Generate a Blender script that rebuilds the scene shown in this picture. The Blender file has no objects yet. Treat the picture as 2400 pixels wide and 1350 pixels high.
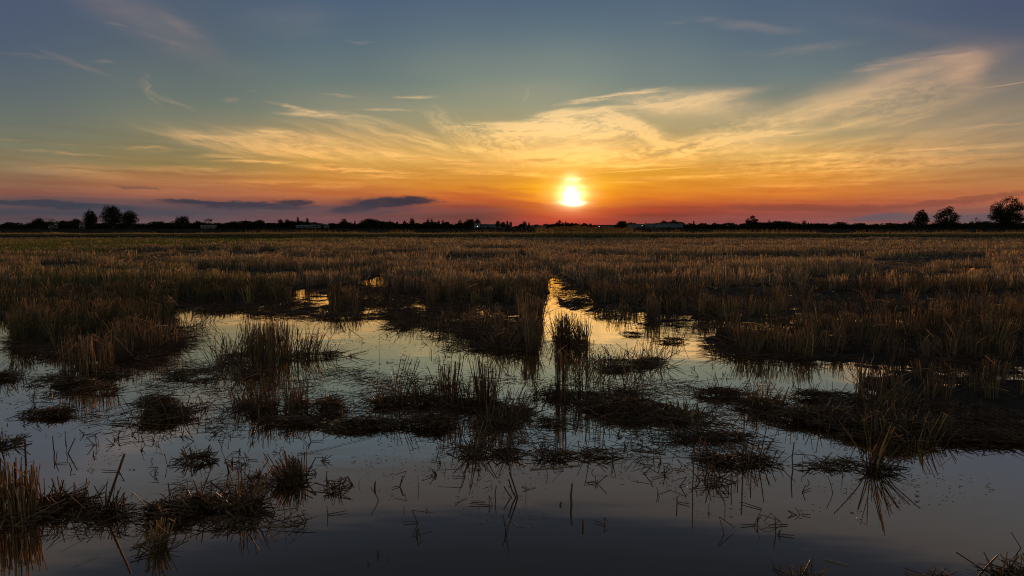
NSTR = 0.15; SUN_E = 2.2      # sky and sun strengths
import bpy, math, random
import numpy as np
from mathutils import Vector
rng = np.random.default_rng(7)
random.seed(7)
R = math.radians
sc = bpy.context.scene
col = sc.collection

# ---------------------------------------------------------------- camera
F, CX, CY, H, HOR = 1600.0, 1200.0, 675.0, 1.3, 532.0      # focal in photo pixels, eye height, horizon row
PITCH = math.atan((CY - HOR) / F)
cd = bpy.data.cameras.new('camera'); cam = bpy.data.objects.new('camera', cd); col.objects.link(cam)
cd.sensor_width = 36; cd.lens = 36 * F / 2400; cd.clip_start = 0.05; cd.clip_end = 20000
cam.location = (0, 0, H); cam.rotation_euler = (R(90) - PITCH, 0, 0)
sc.camera = cam
CP, SP = math.cos(PITCH), math.sin(PITCH)
def ray(px, py):
    a = (px - CX) / F; b = (CY - py) / F
    return (a, CP + b * SP, -SP + b * CP)
def azel(px, py):
    x, y, z = ray(px, py); return math.degrees(math.atan2(x, y)), math.degrees(math.atan2(z, math.hypot(x, y)))
def G(px, py, z=0.0):                     # where the ground under a photo point lies
    d = ray(px, py); t = (z - H) / d[2]
    return d[0] * t, d[1] * t
def at(px, py, Y):                        # point at distance Y
    d = ray(px, py); t = Y / d[1]
    return d[0] * t, Y, H + d[2] * t
def proj(x, y, z=0.0):                    # ground point -> photo coordinates (to look its patch up in the field plan)
    zz = z - H
    dep = y * CP - zz * SP; up = y * SP + zz * CP
    return CX + F * x / dep, CY - F * up / dep

def lin(c):
    return tuple((v / 255 / 12.92) if v / 255 <= .04045 else ((v / 255 + .055) / 1.055) ** 2.4 for v in c)

# ---------------------------------------------------------------- tagging
def tag(o, label=None, cat=None, group=None, kind=None):
    if label: o['label'] = label
    if cat: o['category'] = cat
    if group: o['group'] = group
    if kind: o['kind'] = kind
    return o
def link(o, parent=None):
    col.objects.link(o)
    if parent: o.parent = parent
    return o
def empty(name, loc):
    o = bpy.data.objects.new(name, None); o.location = loc; o.empty_display_size = .1
    return link(o)

# ---------------------------------------------------------------- node helpers
class NT:
    def __init__(s, nt): s.nt = nt; s.n = nt.nodes; s.l = nt.links
    def new(s, t, **k):
        n = s.n.new(t)
        for a, b in k.items(): setattr(n, a, b)
        return n
    def put(s, sock, v):
        if v is None: return
        if isinstance(v, bpy.types.NodeSocket): s.l.new(v, sock)
        else: sock.default_value = v
    def m(s, op, a, b=None, c=None, clamp=False):
        n = s.new('ShaderNodeMath', operation=op); n.use_clamp = clamp
        s.put(n.inputs[0], a); s.put(n.inputs[1], b); s.put(n.inputs[2], c)
        return n.outputs[0]
    def vm(s, op, a, b=None):
        n = s.new('ShaderNodeVectorMath', operation=op)
        s.put(n.inputs[0], a); s.put(n.inputs[1], b)
        return n.outputs['Value'] if op in ('LENGTH', 'DOT_PRODUCT') else n.outputs[0]
    def mr(s, v, a, b, c=0., d=1., smooth=True):
        n = s.new('ShaderNodeMapRange'); n.interpolation_type = 'SMOOTHSTEP' if smooth else 'LINEAR'; n.clamp = not smooth
        for i, q in enumerate((v, a, b, c, d)): s.put(n.inputs[i], q)
        return n.outputs[0]
    def mix(s, f, a, b, blend='MIX'):
        n = s.new('ShaderNodeMix', data_type='RGBA', blend_type=blend)
        s.put(n.inputs[0], f); s.put(n.inputs[6], a); s.put(n.inputs[7], b)
        return n.outputs[2]
    def noise(s, v, scale, detail=4, rough=.55, dist=0.):
        n = s.new('ShaderNodeTexNoise'); n.inputs['Scale'].default_value = scale
        n.inputs['Detail'].default_value = detail; n.inputs['Roughness'].default_value = rough
        n.inputs['Distortion'].default_value = dist
        if v is not None: s.put(n.inputs['Vector'], v)
        return n
    def mapping(s, v, loc=(0,0,0), rot=(0,0,0), scale=(1,1,1), kind='TEXTURE'):
        n = s.new('ShaderNodeMapping', vector_type=kind); s.put(n.inputs[0], v)
        n.inputs[1].default_value = loc; n.inputs[2].default_value = rot; n.inputs[3].default_value = scale
        return n.outputs[0]
    def ramp(s, f, stops):
        n = s.new('ShaderNodeValToRGB'); e = n.color_ramp.elements
        while len(e) > 1: e.remove(e[-1])
        for i, (p, c) in enumerate(stops):
            q = e[0] if i == 0 else e.new(p)
            q.position = p; q.color = (*c[:3], 1)
        s.put(n.inputs[0], f)
        return n.outputs[0]

# ---------------------------------------------------------------- sky
SUNPX = (1338, 464)
SAZ, SEL = azel(*SUNPX)
w = bpy.data.worlds.new('World'); sc.world = w; w.use_nodes = True
T = NT(w.node_tree); T.n.clear()
tc = T.new('ShaderNodeTexCoord')
d = T.vm('NORMALIZE', tc.outputs['Generated'])
sx = T.new('ShaderNodeSeparateXYZ'); T.l.new(d, sx.inputs[0])
X_, Y_, Z_ = sx.outputs
az = T.m('MULTIPLY', T.m('ARCTAN2', X_, Y_), 57.29578)
el = T.m('MULTIPLY', T.m('ARCSINE', Z_), 57.29578)
cb = T.new('ShaderNodeCombineXYZ'); T.l.new(az, cb.inputs[0]); T.l.new(el, cb.inputs[1])
P0 = cb.outputs[0]
# the air between the clouds: colour by height above the horizon, for six headings
ABOVE = [(19.5, (76, 80, 90)), (22.5, (76, 76, 84)), (24, (46, 54, 72))]
COLS = {
 0:    [(0,(72,86,116)),(100,(76,91,116)),(200,(88,101,114)),(270,(106,113,106)),(340,(124,122,98)),(390,(138,120,90)),(425,(142,106,82)),(455,(138,92,78)),(478,(112,84,80)),(495,(86,76,82)),(524,(92,79,84))],
 400:  [(0,(76,92,117)),(100,(80,96,115)),(200,(98,110,114)),(270,(112,120,106)),(330,(130,125,96)),(385,(146,127,82)),(418,(172,120,76)),(450,(170,108,78)),(474,(145,92,78)),(492,(88,79,86)),(524,(108,86,90))],
 800:  [(0,(74,95,120)),(100,(86,106,120)),(200,(106,121,118)),(270,(122,130,112)),(320,(165,142,98)),(380,(196,150,74)),(425,(208,138,62)),(455,(192,112,64)),(482,(140,88,76)),(500,(120,82,80)),(524,(114,80,84))],
 1110: [(0,(78,98,121)),(100,(94,114,124)),(180,(112,129,125)),(240,(128,138,120)),(300,(160,150,112)),(350,(196,160,92)),(400,(216,156,66)),(440,(222,140,48)),(465,(204,106,50)),(485,(150,78,58)),(505,(112,70,62)),(524,(126,70,66))],
 1338: [(0,(78,99,122)),(100,(96,117,126)),(180,(114,132,128)),(240,(134,142,124)),(300,(182,166,122)),(350,(210,170,100)),(400,(232,170,60)),(440,(246,172,32)),(472,(240,140,32)),(494,(208,92,46)),(510,(200,78,54)),(524,(186,72,58))],
 1530: [(0,(80,100,122)),(100,(95,114,125)),(180,(110,126,126)),(240,(132,138,122)),(300,(172,156,114)),(350,(202,162,92)),(400,(226,162,56)),(440,(232,150,44)),(465,(222,122,44)),(487,(168,76,50)),(505,(142,69,55)),(524,(142,76,66))],
 1800: [(0,(78,96,120)),(100,(88,106,122)),(180,(106,121,123)),(250,(134,134,116)),(320,(166,150,108)),(365,(196,155,82)),(415,(220,150,54)),(455,(220,128,50)),(483,(178,86,58)),(503,(150,80,70)),(524,(144,86,84))],
 2400: [(0,(70,83,115)),(100,(78,90,113)),(200,(100,105,110)),(280,(128,122,106)),(350,(158,132,98)),(400,(178,130,80)),(440,(188,120,74)),(468,(182,104,74)),(498,(132,94,88)),(524,(120,94,94))],
}
fac = T.m('DIVIDE', el, 24.0, clamp=True)
base = None; prev = None
for px, stops in COLS.items():
    stops = [(y, (c[0] + 5, c[1] + 3, c[2] - (4 if px in (0, 400, 2400) else 0)) if y <= 200 else c) for y, c in stops]
    st = [(min(1, max(0, azel(px, y)[1] / 24)), lin(c)) for y, c in stops] + [(e / 24, lin(c)) for e, c in ABOVE]
    st.sort(key=lambda q: q[0])
    c = T.ramp(fac, st); a = azel(px, 400)[0]
    base = c if base is None else T.mix(T.mr(az, prev, a), base, c)
    prev = a
# domain warp so that no cloud edge is a clean curve
wn = T.noise(T.mapping(P0, scale=(5, 1.6, 1)), 1.0, 4, .6)
off = T.vm('SUBTRACT', wn.outputs['Color'], (.5, .5, .5))
P1 = T.vm('ADD', P0, T.vm('MULTIPLY', off, (3.0, .8, 0)))
wn2 = T.noise(T.mapping(P0, scale=(2.2, .5, 1)), 1.0, 4, .6)
off2 = T.vm('SUBTRACT', wn2.outputs['Color'], (.5, .5, .5))
P2 = T.vm('ADD', P0, T.vm('MULTIPLY', off2, (2.0, .55, 0)))
wn4 = T.noise(T.mapping(P0, scale=(1.1, .33, 1)), 1.0, 5, .68)
P4 = T.vm('ADD', P2, T.vm('MULTIPLY', T.vm('SUBTRACT', wn4.outputs['Color'], (.5, .5, .5)), (1.1, .34, 0)))
P3 = T.vm('ADD', P0, T.vm('MULTIPLY', off2, (1.1, .25, 0)))
def blob(P, cx, cy, L, Th, ang, soft=True):
    a, e = azel(cx, cy); k = 57.3 / F
    ca, sa = math.cos(R(ang)), math.sin(R(ang))
    u = T.vm('SUBTRACT', P, (a, e, 0))
    p = T.vm('DOT_PRODUCT', u, (ca / (L * k), sa / (L * k), 0)); q = T.vm('DOT_PRODUCT', u, (-sa / (Th * k), ca / (Th * k), 0))
    r = T.m('SQRT', T.m('MULTIPLY_ADD', q, q, T.m('MULTIPLY', p, p)))
    return T.mr(r, 1.0, 0.0 if soft else .55)
def fibre(P, ang, sxx, syy, lo, hi, seed, det=6):
    v = T.mapping(P, (seed, seed * .7, seed), (0, 0, R(ang)), (sxx, syy, 1))
    n = T.noise(v, 1.0, det, .58, .12).outputs['Fac']
    return T.mr(n, lo, hi)
fibres = {'h': fibre(P2, 1, 4.5, .33, .34, .66, 3), 'u': fibre(P1, 12, 5.5, .6, .26, .74, 11), 'd': fibre(P1, -14, 5.2, .45, .28, .74, 23),
          'f': fibre(P2, -46, 3.6, .34, .30, .72, 31), 'r': T.mr(T.noise(T.mapping(P2, (3, 8, 0), (0, 0, R(8)), (.9, .30, 1)), 1.0, 4, .55, .2).outputs['Fac'], .36, .66), 's': fibre(P2, 6, 7, 1.6, .18, .82, 47, 5)}
WISP = [ # photo x, y, half length, half thickness, tilt, strength, fibre set
 (745,268,130,11,-1,1.0,'h'),(690,251,70,6,-8,.8,'h'),(900,258,100,5,2,.45,'h'),(980,227,70,4,2,.5,'h'),(815,226,80,5,-3,.35,'h'),
 (610,312,90,13,3,.8,'h'),(480,321,100,14,0,.55,'h'),(650,345,330,42,-6,.55,'d'),(860,330,260,60,-12,.42,'d'),(880,405,210,18,-3,.6,'h'),
 (1080,318,120,44,-32,.6,'f'),(1150,295,150,16,4,.7,'h'),(1080,294,60,4,0,.8,'h'),(1190,340,130,60,-30,.4,'f'),
 (1250,298,150,34,6,.85,'h'),(1335,268,130,20,8,1.25,'u'),(1445,276,95,22,-12,1.2,'d'),(1520,312,95,26,-38,1.05,'f'),(1400,322,90,18,12,1.1,'u'),(1580,345,80,32,-32,.6,'d'),
 (1390,233,110,8,7,.95,'h'),(1500,216,110,7,4,.6,'h'),(1560,240,170,40,-2,.65,'s'),(1710,245,130,50,-12,.62,'s'),
 (1340,356,230,32,4,.9,'u'),(1480,388,170,12,0,.8,'h'),(1300,385,90,12,0,.5,'h'),(1680,330,170,34,4,.65,'u'),(1790,313,140,13,2,.7,'h'),(1620,358,170,12,8,.5,'u'),
 (1990,232,330,44,15,.62,'s'),(2140,190,210,34,14,.42,'s'),(2195,132,95,14,0,.5,'h'),(2275,152,60,30,-8,.5,'s'),(2060,153,80,12,4,.5,'h'),(1900,262,150,30,14,.5,'u'),
 (2035,234,70,4,2,.8,'h'),(1960,298,120,12,9,.7,'u'),(2090,288,110,10,12,.6,'u'),(1960,378,380,32,0,.5,'h'),(2000,360,330,8,0,.6,'h'),(2200,320,320,40,4,.35,'u'),
 (2250,250,260,44,6,.28,'s'),(2300,298,190,6,3,.45,'h'),(1870,430,220,10,2,.4,'h'),
 (330,45,230,60,-24,.16,'s'),(425,62,60,18,-26,.20,'s'),(270,56,32,5,0,.22,'h'),(385,93,60,8,-15,.18,'s'),(95,136,80,8,-3,.24,'h'),(185,150,95,9,-20,.26,'d'),
 (245,143,34,5,5,.22,'h'),(358,212,48,18,-62,.22,'f'),(405,238,60,8,-22,.22,'d'),(540,234,28,7,5,.25,'s'),(590,213,20,4,0,.3,'h'),(680,50,180,50,8,.10,'s'),
 (1625,48,80,6,1,.20,'h'),(1760,62,170,16,-11,.16,'s'),(1880,115,180,12,0,.16,'h'),(2150,70,220,20,-14,.10,'s'),(850,100,60,4,0,.16,'h'),
 (110,336,160,5,-1,.35,'h'),(170,361,140,5,-2,.42,'h'),(375,350,90,7,-1,.65,'h'),(180,402,130,22,-4,.35,'h'),(560,369,120,9,-5,.65,'h'),(700,430,300,14,0,.35,'h'),(480,395,120,8,0,.3,'h'),
 (1900,400,400,16,2,.3,'h'),(2300,380,300,20,3,.3,'h'),(1150,400,200,14,-2,.5,'h'),(1050,350,180,20,-8,.35,'d'),(1240,222,8,26,-15,.18,'s'),
]
WISP += [ # rippled, mottled sheets
 (600,378,200,9,-2,.5,'h'),(1000,372,240,12,-4,.6,'h'),(820,398,200,9,-2,.6,'h'),(1130,352,170,12,-8,.5,'d'),(1600,418,260,10,1,.45,'h'),(2020,424,320,9,2,.4,'h'),(1230,408,160,10,-3,.5,'h'),(560,340,240,20,-7,.5,'d'),(700,318,180,14,-4,.5,'d'),(940,312,200,26,-14,.5,'d'),(450,400,260,10,0,.35,'h'),(2250,352,220,9,3,.35,'h'),(1850,345,260,12,4,.4,'u'),(2100,270,200,14,10,.4,'u'),(1480,250,150,12,3,.5,'h'),(1700,222,120,14,4,.4,'s'),
 (1960,380,420,36,0,.45,'r'),(1430,366,230,34,2,.50,'r'),(1650,345,220,34,3,.45,'r'),(1560,238,170,34,-2,.35,'r'),(1330,300,190,36,4,.55,'r'),(1180,330,150,40,-8,.35,'r'),(1480,305,120,44,-20,.4,'r'),(1760,300,180,40,6,.3,'r'),(2100,240,230,40,12,.3,'r'),(720,345,220,36,-5,.3,'r')]
WISP += [ # even veils with no fibre of their own
 (2330,215,260,90,8,.14,'n'),(2240,150,200,60,0,.08,'n'),(880,262,330,70,0,.13,'n'),(1240,235,330,70,0,.12,'n'),(500,290,330,60,0,.07,'n'),(1250,150,500,90,0,.045,'n'),
 (1620,255,210,60,-4,.30,'n'),(2000,240,330,55,15,.26,'n'),(1330,330,300,60,0,.34,'n'),(1350,375,330,36,0,.40,'n'),(1750,345,260,46,2,.26,'n'),(2200,330,420,70,4,.16,'n'),
 (720,350,300,46,-5,.22,'n'),(960,350,260,50,-8,.18,'n'),(350,50,300,70,-22,.07,'n'),(150,400,170,30,-3,.10,'n'),(2260,180,60,55,20,.25,'n'),(1340,300,190,32,4,.34,'n'),(1480,290,120,34,-18,.30,'n')]
sums = {}
for cx, cy, L, Th, an, st, k in WISP:
    if cx > 1850: st *= .70; Th *= 1.35 if Th > 9 else 1
    if cy < 170 and cx < 1000: st *= .75
    q = T.m('MULTIPLY', blob(P2 if Th < 9 else P1, cx, cy, L, Th, an), st * 1.25)
    sums[k] = q if k not in sums else T.m('ADD', sums[k], q)
amt = None
for k, q in sums.items():
    t = q if k == 'n' else T.m('MULTIPLY', q, fibres[k]); amt = t if amt is None else T.m('ADD', amt, t)
# thin condensation trails, straight
for cx, cy, L, Th, an, st in [(1520,398,190,2.2,2.8,.55),(1800,379,150,3.5,2.4,.25),(2370,197,62,1.8,4,.5),(1850,318,90,2,0,.35),(2150,352,220,2.0,2,.25),(1350,419,40,3,0,.8)]:
    amt = T.m('ADD', amt, T.m('MULTIPLY', blob(P0, cx, cy, L, Th, an), st))
prox = T.m('POWER', T.m('MULTIPLY', T.m('ADD', T.vm('DOT_PRODUCT', d, tuple(Vector(ray(*SUNPX)).normalized())), 1.), .5), 14.0)
tint = T.mix(prox, (.33, .14, .045, 1), (.58, .315, .095, 1))
skyc = T.mix(1.0, base, T.mix(amt, (0, 0, 0, 1), tint), 'ADD')
# darker bands and the low grey clouds
shade = T.mr(T.noise(T.mapping(P2, (5, 9, 0), (0, 0, R(-1)), (7, .45, 1)), 1, 5, .6).outputs['Fac'], .35, .70)
low = T.mr(el, 9.0, 2.5)
skyc = T.mix(T.m('MULTIPLY', T.m('MULTIPLY', shade, low), .55), skyc, T.mix(1.0, skyc, (.80, .62, .62, 1), 'MULTIPLY'))
DARK = [ # x, y, half length, half thickness, tilt, opacity, colour
 (270,483,560,24,-.5,.55,(84,76,84)),(660,492,330,14,0,.45,(92,76,82)),
 (905,474,112,15,1.5,.95,(60,55,66)),(965,470,75,10,0,.9,(60,54,62)),(830,488,75,13,8,.85,(64,60,70)),(890,494,150,10,4,.5,(84,70,78)),
 (535,478,170,8,-1.5,.92,(60,58,68)),(440,472,70,5,-3,.8,(64,60,68)),(690,474,46,9,2,.92,(64,57,64)),(600,484,180,9,0,.6,(66,62,74)),
 (85,476,165,9,-2,.88,(60,62,74)),(230,484,110,9,-1,.7,(62,64,76)),(30,497,200,10,0,.55,(66,68,80)),(330,500,160,9,0,.5,(70,70,82)),
 (320,441,55,5,-2,.6,(104,78,72)),(90,461,20,2,0,.5,(90,76,74)),
 (1900,488,220,10,-1,.6,(126,72,60)),(1760,487,190,7,0,.35,(150,76,56)),(2255,470,180,8,6,.6,(132,78,64)),(2150,482,200,9,3,.4,(140,78,66)),
 (2110,511,130,9,1,.75,(104,88,94)),(2060,508,60,7,6,.7,(104,88,94)),(2300,512,70,13,0,.7,(100,88,96)),(2085,503,36,5,0,.65,(104,88,94)),
 (1240,480,170,9,-5,.55,(176,74,48)),(1130,462,150,7,-6,.4,(190,92,52)),(1180,450,130,7,-8,.4,(200,104,48)),(1080,492,190,9,0,.4,(136,78,76)),
 (1035,473,16,3,0,.5,(120,68,64)),(1600,478,110,5,-4,.4,(190,90,50)),(1270,374,60,6,0,.5,(186,134,66)),(1395,331,60,5,3,.3,(170,140,88)),(1575,352,80,6,10,.4,(160,134,88)),
 (1420,397,60,6,0,.3,(220,150,50)),(1450,492,180,8,-1,.4,(190,70,46)),(1560,441,120,4,-4,.25,(220,130,40)),
]
for cx, cy, L, Th, an, op, c in DARK:
    q = T.m('MULTIPLY', blob(P4, cx, cy, L * 1.08, Th * 1.12, an), min(1.7, op * 1.8)); q = T.m('MINIMUM', q, op)
    skyc = T.mix(q, skyc, (*lin(c), 1))
# glow round the sun and the burnt-out sun itself
def add(c, m, rgb): return T.mix(1.0, c, T.mix(m, (0, 0, 0, 1), (*rgb, 1)), 'ADD')
for cx, cy, L, Th, rgb in [(1338,450,340,120,(.14,.055,.0)),(1338,452,150,90,(.30,.17,.01)),(1340,458,75,52,(.8,.55,.10)),(1338,420,44,34,(.5,.4,.2))]:
    b = blob(P0, cx, cy, L, Th, 0); skyc = add(skyc, T.m('MULTIPLY', b, b), rgb)
for cx, cy, L, Th, an, k in [(1342,475,42,14,2,2.0),(1338,452,24,27,0,1.4),(1341,463,32,24,0,2.),(1343,421,34,7,0,.45),(1340,474,76,7,0,.4),(1345,438,54,5,0,.3),(1340,458,60,52,0,.7),(1340,452,110,85,0,.25)]:
    b = blob(P3, cx, cy, L, Th, an); skyc = add(skyc, T.m('MULTIPLY', b, b), (k, k * .95, k * .75))
nish = T.new('ShaderNodeTexSky', sky_type='NISHITA'); nish.sun_disc = False
nish.sun_elevation = R(SEL); nish.sun_rotation = R(SAZ)
nc = T.mix(1.0, nish.outputs[0], (NSTR, NSTR, NSTR, 1), 'MULTIPLY')
far = T.m('MAXIMUM', T.mr(T.m('ABSOLUTE', az), 46., 80.), T.mr(el, 27., 45.))
skyc = T.mix(far, skyc, nc)
bg = T.new('ShaderNodeBackground'); T.l.new(skyc, bg.inputs[0]); bg.inputs[1].default_value = 1.0
ow = T.new('ShaderNodeOutputWorld'); T.l.new(bg.outputs[0], ow.inputs[0])
w.cycles.sampling_method = 'MANUAL'; w.cycles.sample_map_resolution = 1024
sl = bpy.data.lights.new('sun', 'SUN'); sl.energy = SUN_E; sl.angle = R(1.5); sl.color = (1, .55, .25)
so = bpy.data.objects.new('sun', sl); link(so)
so.rotation_euler = Vector((-math.sin(R(SAZ)) * math.cos(R(SEL)), -math.cos(R(SAZ)) * math.cos(R(SEL)), -math.sin(R(SEL)))).to_track_quat('-Z', 'Y').to_euler()
sc.view_settings.view_transform = 'Standard'; sc.view_settings.look = 'None'
sc.view_settings.exposure = 0; sc.view_settings.gamma = 1

# ---------------------------------------------------------------- mesh helpers
def mesh_from(name, V, Fq, mats, attrs=None, parent=None, smooth=False, loc=None, midx=None):
    V = np.asarray(V, np.float32); Fq = np.asarray(Fq, np.int32)
    me = bpy.data.meshes.new(name); nf, k = Fq.shape
    me.vertices.add(len(V)); me.vertices.foreach_set('co', V.ravel())
    me.loops.add(nf * k); me.loops.foreach_set('vertex_index', Fq.ravel())
    me.polygons.add(nf); me.polygons.foreach_set('loop_start', np.arange(0, nf * k, k, dtype=np.int32))
    if attrs:
        for n, a in attrs.items():
            at_ = me.attributes.new(n, 'FLOAT', 'POINT'); at_.data.foreach_set('value', np.asarray(a, np.float32))
    for m in (mats if isinstance(mats, (list, tuple)) else [mats]): me.materials.append(m)
    if midx is not None: me.polygons.foreach_set('material_index', np.asarray(midx, np.int32))
    me.update(); me.validate()
    if smooth: me.polygons.foreach_set('use_smooth', np.ones(nf, bool))
    o = bpy.data.objects.new(name, me)
    if loc is not None: o.location = loc
    return link(o, parent)

class Bunch:
    """stalks, leaves and straws gathered into one mesh"""
    def __init__(s): s.V = []; s.F = []; s.t = []; s.g = []; s.n = 0
    def add(s, A, B, Wd, bend=None, sides=3, tint=.5, green=0., taper=.75):
        A = np.atleast_2d(np.asarray(A, float)); B = np.atleast_2d(np.asarray(B, float)); N = len(A)
        if N == 0: return
        Wd = np.broadcast_to(np.asarray(Wd, float), (N,)); tint = np.broadcast_to(np.asarray(tint, float), (N,)); green = np.broadcast_to(np.asarray(green, float), (N,))
        D = B - A; L = np.linalg.norm(D, axis=1, keepdims=True) + 1e-9; D = D / L
        rv = rng.normal(size=(N, 3)); U = np.cross(D, rv); U /= np.linalg.norm(U, axis=1, keepdims=True) + 1e-9; W2 = np.cross(D, U)
        if bend is None: C = [A, B]; w = [1., taper]
        else:
            M = (A + B) / 2 + np.asarray(bend); C = [A, M, B]; w = [1., (1 + taper) / 2, taper]
        rings = []
        for c, ww in zip(C, w):
            r = (Wd * .5 * ww)[:, None]
            if sides == 2: rings.append(np.stack([c - U * r, c + U * r], 1))
            else: rings.append(np.stack([c + U * r * math.cos(q) + W2 * r * math.sin(q) for q in np.arange(sides) * 2 * math.pi / sides], 1))
        nv = sides * len(C); V = np.stack(rings, 1).reshape(N * nv, 3)
        f = []
        for k in range(len(C) - 1):
            for q in range(1 if sides == 2 else sides):
                q2 = (q + 1) % sides
                f.append([k * sides + q, k * sides + q2, (k + 1) * sides + q2, (k + 1) * sides + q])
        f = np.array(f)[None] + (np.arange(N) * nv)[:, None, None] + s.n
        s.V.append(V); s.F.append(f.reshape(-1, 4)); s.t.append(np.repeat(tint, nv)); s.g.append(np.repeat(green, nv)); s.n += N * nv
    def build(s, name, m, parent=None, loc=None):
        if not s.V: return None
        V = np.concatenate(s.V)
        if loc is not None: V = V - np.array(loc)
        elif parent is not None: V = V - np.array(parent.location)
        return mesh_from(name, V, np.concatenate(s.F), m, {'tint': np.concatenate(s.t), 'green': np.concatenate(s.g)}, parent, loc=loc)

# ---------------------------------------------------------------- materials
def newmat(name):
    m = bpy.data.materials.new(name); m.use_nodes = True; t = NT(m.node_tree); t.n.clear()
    o = t.new('ShaderNodeOutputMaterial'); return m, t, o
def straw_mat(name, stops, greenc=(.11, .13, .03), trans=.42, gloss=.0):
    m, t, o = newmat(name)
    a = t.new('ShaderNodeAttribute', attribute_name='tint'); g = t.new('ShaderNodeAttribute', attribute_name='green')
    geo = t.new('ShaderNodeNewGeometry')
    n = t.noise(geo.outputs['Position'], 7., 2).outputs['Fac']
    f = t.m('ADD', a.outputs['Fac'], t.m('MULTIPLY', t.m('SUBTRACT', n, .5), .7), clamp=True)
    c = t.mix(g.outputs['Fac'], t.ramp(f, stops), (*greenc, 1))
    di = t.new('ShaderNodeBsdfDiffuse'); t.l.new(c, di.inputs[0])
    tr = t.new('ShaderNodeBsdfTranslucent'); t.l.new(c, tr.inputs[0])
    mx = t.new('ShaderNodeMixShader'); mx.inputs[0].default_value = trans; t.l.new(di.outputs[0], mx.inputs[1]); t.l.new(tr.outputs[0], mx.inputs[2])
    out = mx.outputs[0]
    if gloss:
        gl = t.new('ShaderNodeBsdfGlossy'); gl.inputs['Roughness'].default_value = .38; gl.inputs[0].default_value = (.9, .9, .9, 1)
        fr = t.new('ShaderNodeFresnel'); fr.inputs[0].default_value = 1.45
        m2 = t.new('ShaderNodeMixShader'); t.l.new(t.m('MULTIPLY', fr.outputs[0], gloss), m2.inputs[0]); t.l.new(out, m2.inputs[1]); t.l.new(gl.outputs[0], m2.inputs[2]); out = m2.outputs[0]
    t.l.new(out, o.inputs[0]); return m
M_stub = straw_mat('stubble', [(0, (.12, .076, .056)), (.45, (.31, .20, .145)), (.8, (.50, .345, .22)), (1, (.70, .48, .22))])
M_wet = straw_mat('wet_straw', [(0, (.05, .028, .021)), (.5, (.23, .12, .085)), (.85, (.40, .24, .15)), (1, (.5, .34, .2))], gloss=.15, trans=.3)
M_float = straw_mat('floating_straw', [(0, (.08, .05, .03)), (1, (.42, .32, .21))], gloss=.9, trans=.05)
M_grass = straw_mat('green_grass', [(0, (.07, .07, .022)), (.5, (.13, .16, .035)), (1, (.24, .22, .06))], trans=.4)
M_gold = straw_mat('bank_grass', [(0, (.12, .08, .04)), (.5, (.36, .24, .11)), (1, (.60, .44, .18))], trans=.5)
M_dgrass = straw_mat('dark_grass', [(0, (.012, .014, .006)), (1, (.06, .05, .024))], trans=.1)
M_head = straw_mat('seed_heads', [(0, (.25, .15, .07)), (1, (.62, .42, .20))], trans=.6)

m, t, o = newmat('mud'); M_mud = m
geo = t.new('ShaderNodeNewGeometry'); P = geo.outputs['Position']
n1 = t.noise(P, 2.2, 6, .65).outputs['Fac']; n2 = t.noise(P, 34., 4, .6).outputs['Fac']
c = t.ramp(t.m('MULTIPLY_ADD', n2, .5, t.m('MULTIPLY', n1, .6)), [(.25, (.018, .013, .010)), (.55, (.045, .031, .023)), (.8, (.085, .060, .042))])
pb = t.new('ShaderNodeBsdfPrincipled'); t.l.new(c, pb.inputs['Base Color']); t.l.new(t.mr(n1, .35, .6, .75, .95), pb.inputs['Roughness']); pb.inputs['Specular IOR Level'].default_value = .12
bp = t.new('ShaderNodeBump'); bp.inputs['Strength'].default_value = .8; bp.inputs['Distance'].default_value = .03; t.l.new(n2, bp.inputs['Height']); t.l.new(bp.outputs[0], pb.inputs['Normal'])
t.l.new(pb.outputs[0], o.inputs[0])

m, t, o = newmat('water'); M_water = m
geo = t.new('ShaderNodeNewGeometry'); P = geo.outputs['Position']
nz = t.noise(t.mapping(P, scale=(1.4, .5, 1)), 1., 3, .5).outputs['Fac']
fine = t.noise(P, 60., 2, .5).outputs['Fac']
bp = t.new('ShaderNodeBump'); bp.inputs['Strength'].default_value = .12; bp.inputs['Distance'].default_value = .02
t.l.new(t.m('MULTIPLY_ADD', fine, .02, nz), bp.inputs['Height'])
gl = t.new('ShaderNodeBsdfGlossy'); gl.inputs['Roughness'].default_value = .03; t.l.new(bp.outputs[0], gl.inputs['Normal']); gl.inputs[0].default_value = (1, .85, .65, 1)
di = t.new('ShaderNodeBsdfDiffuse'); di.inputs[0].default_value = (.075, .056, .036, 1)
lw = t.new('ShaderNodeLayerWeight'); lw.inputs[0].default_value = .5       # facing: 1 at grazing, 0 looking straight down
t.l.new(bp.outputs[0], lw.inputs[1])
WREF = [(0, .04), (.50, .17), (.56, .36), (.60, .66), (.64, .86), (.69, .97), (.78, 1.0), (1, 1.0)]
rf = t.ramp(lw.outputs['Facing'], [(p, (v, v, v)) for p, v in WREF])
mx = t.new('ShaderNodeMixShader'); t.l.new(rf, mx.inputs[0]); t.l.new(di.outputs[0], mx.inputs[1]); t.l.new(gl.outputs[0], mx.inputs[2])
t.l.new(mx.outputs[0], o.inputs[0])

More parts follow.
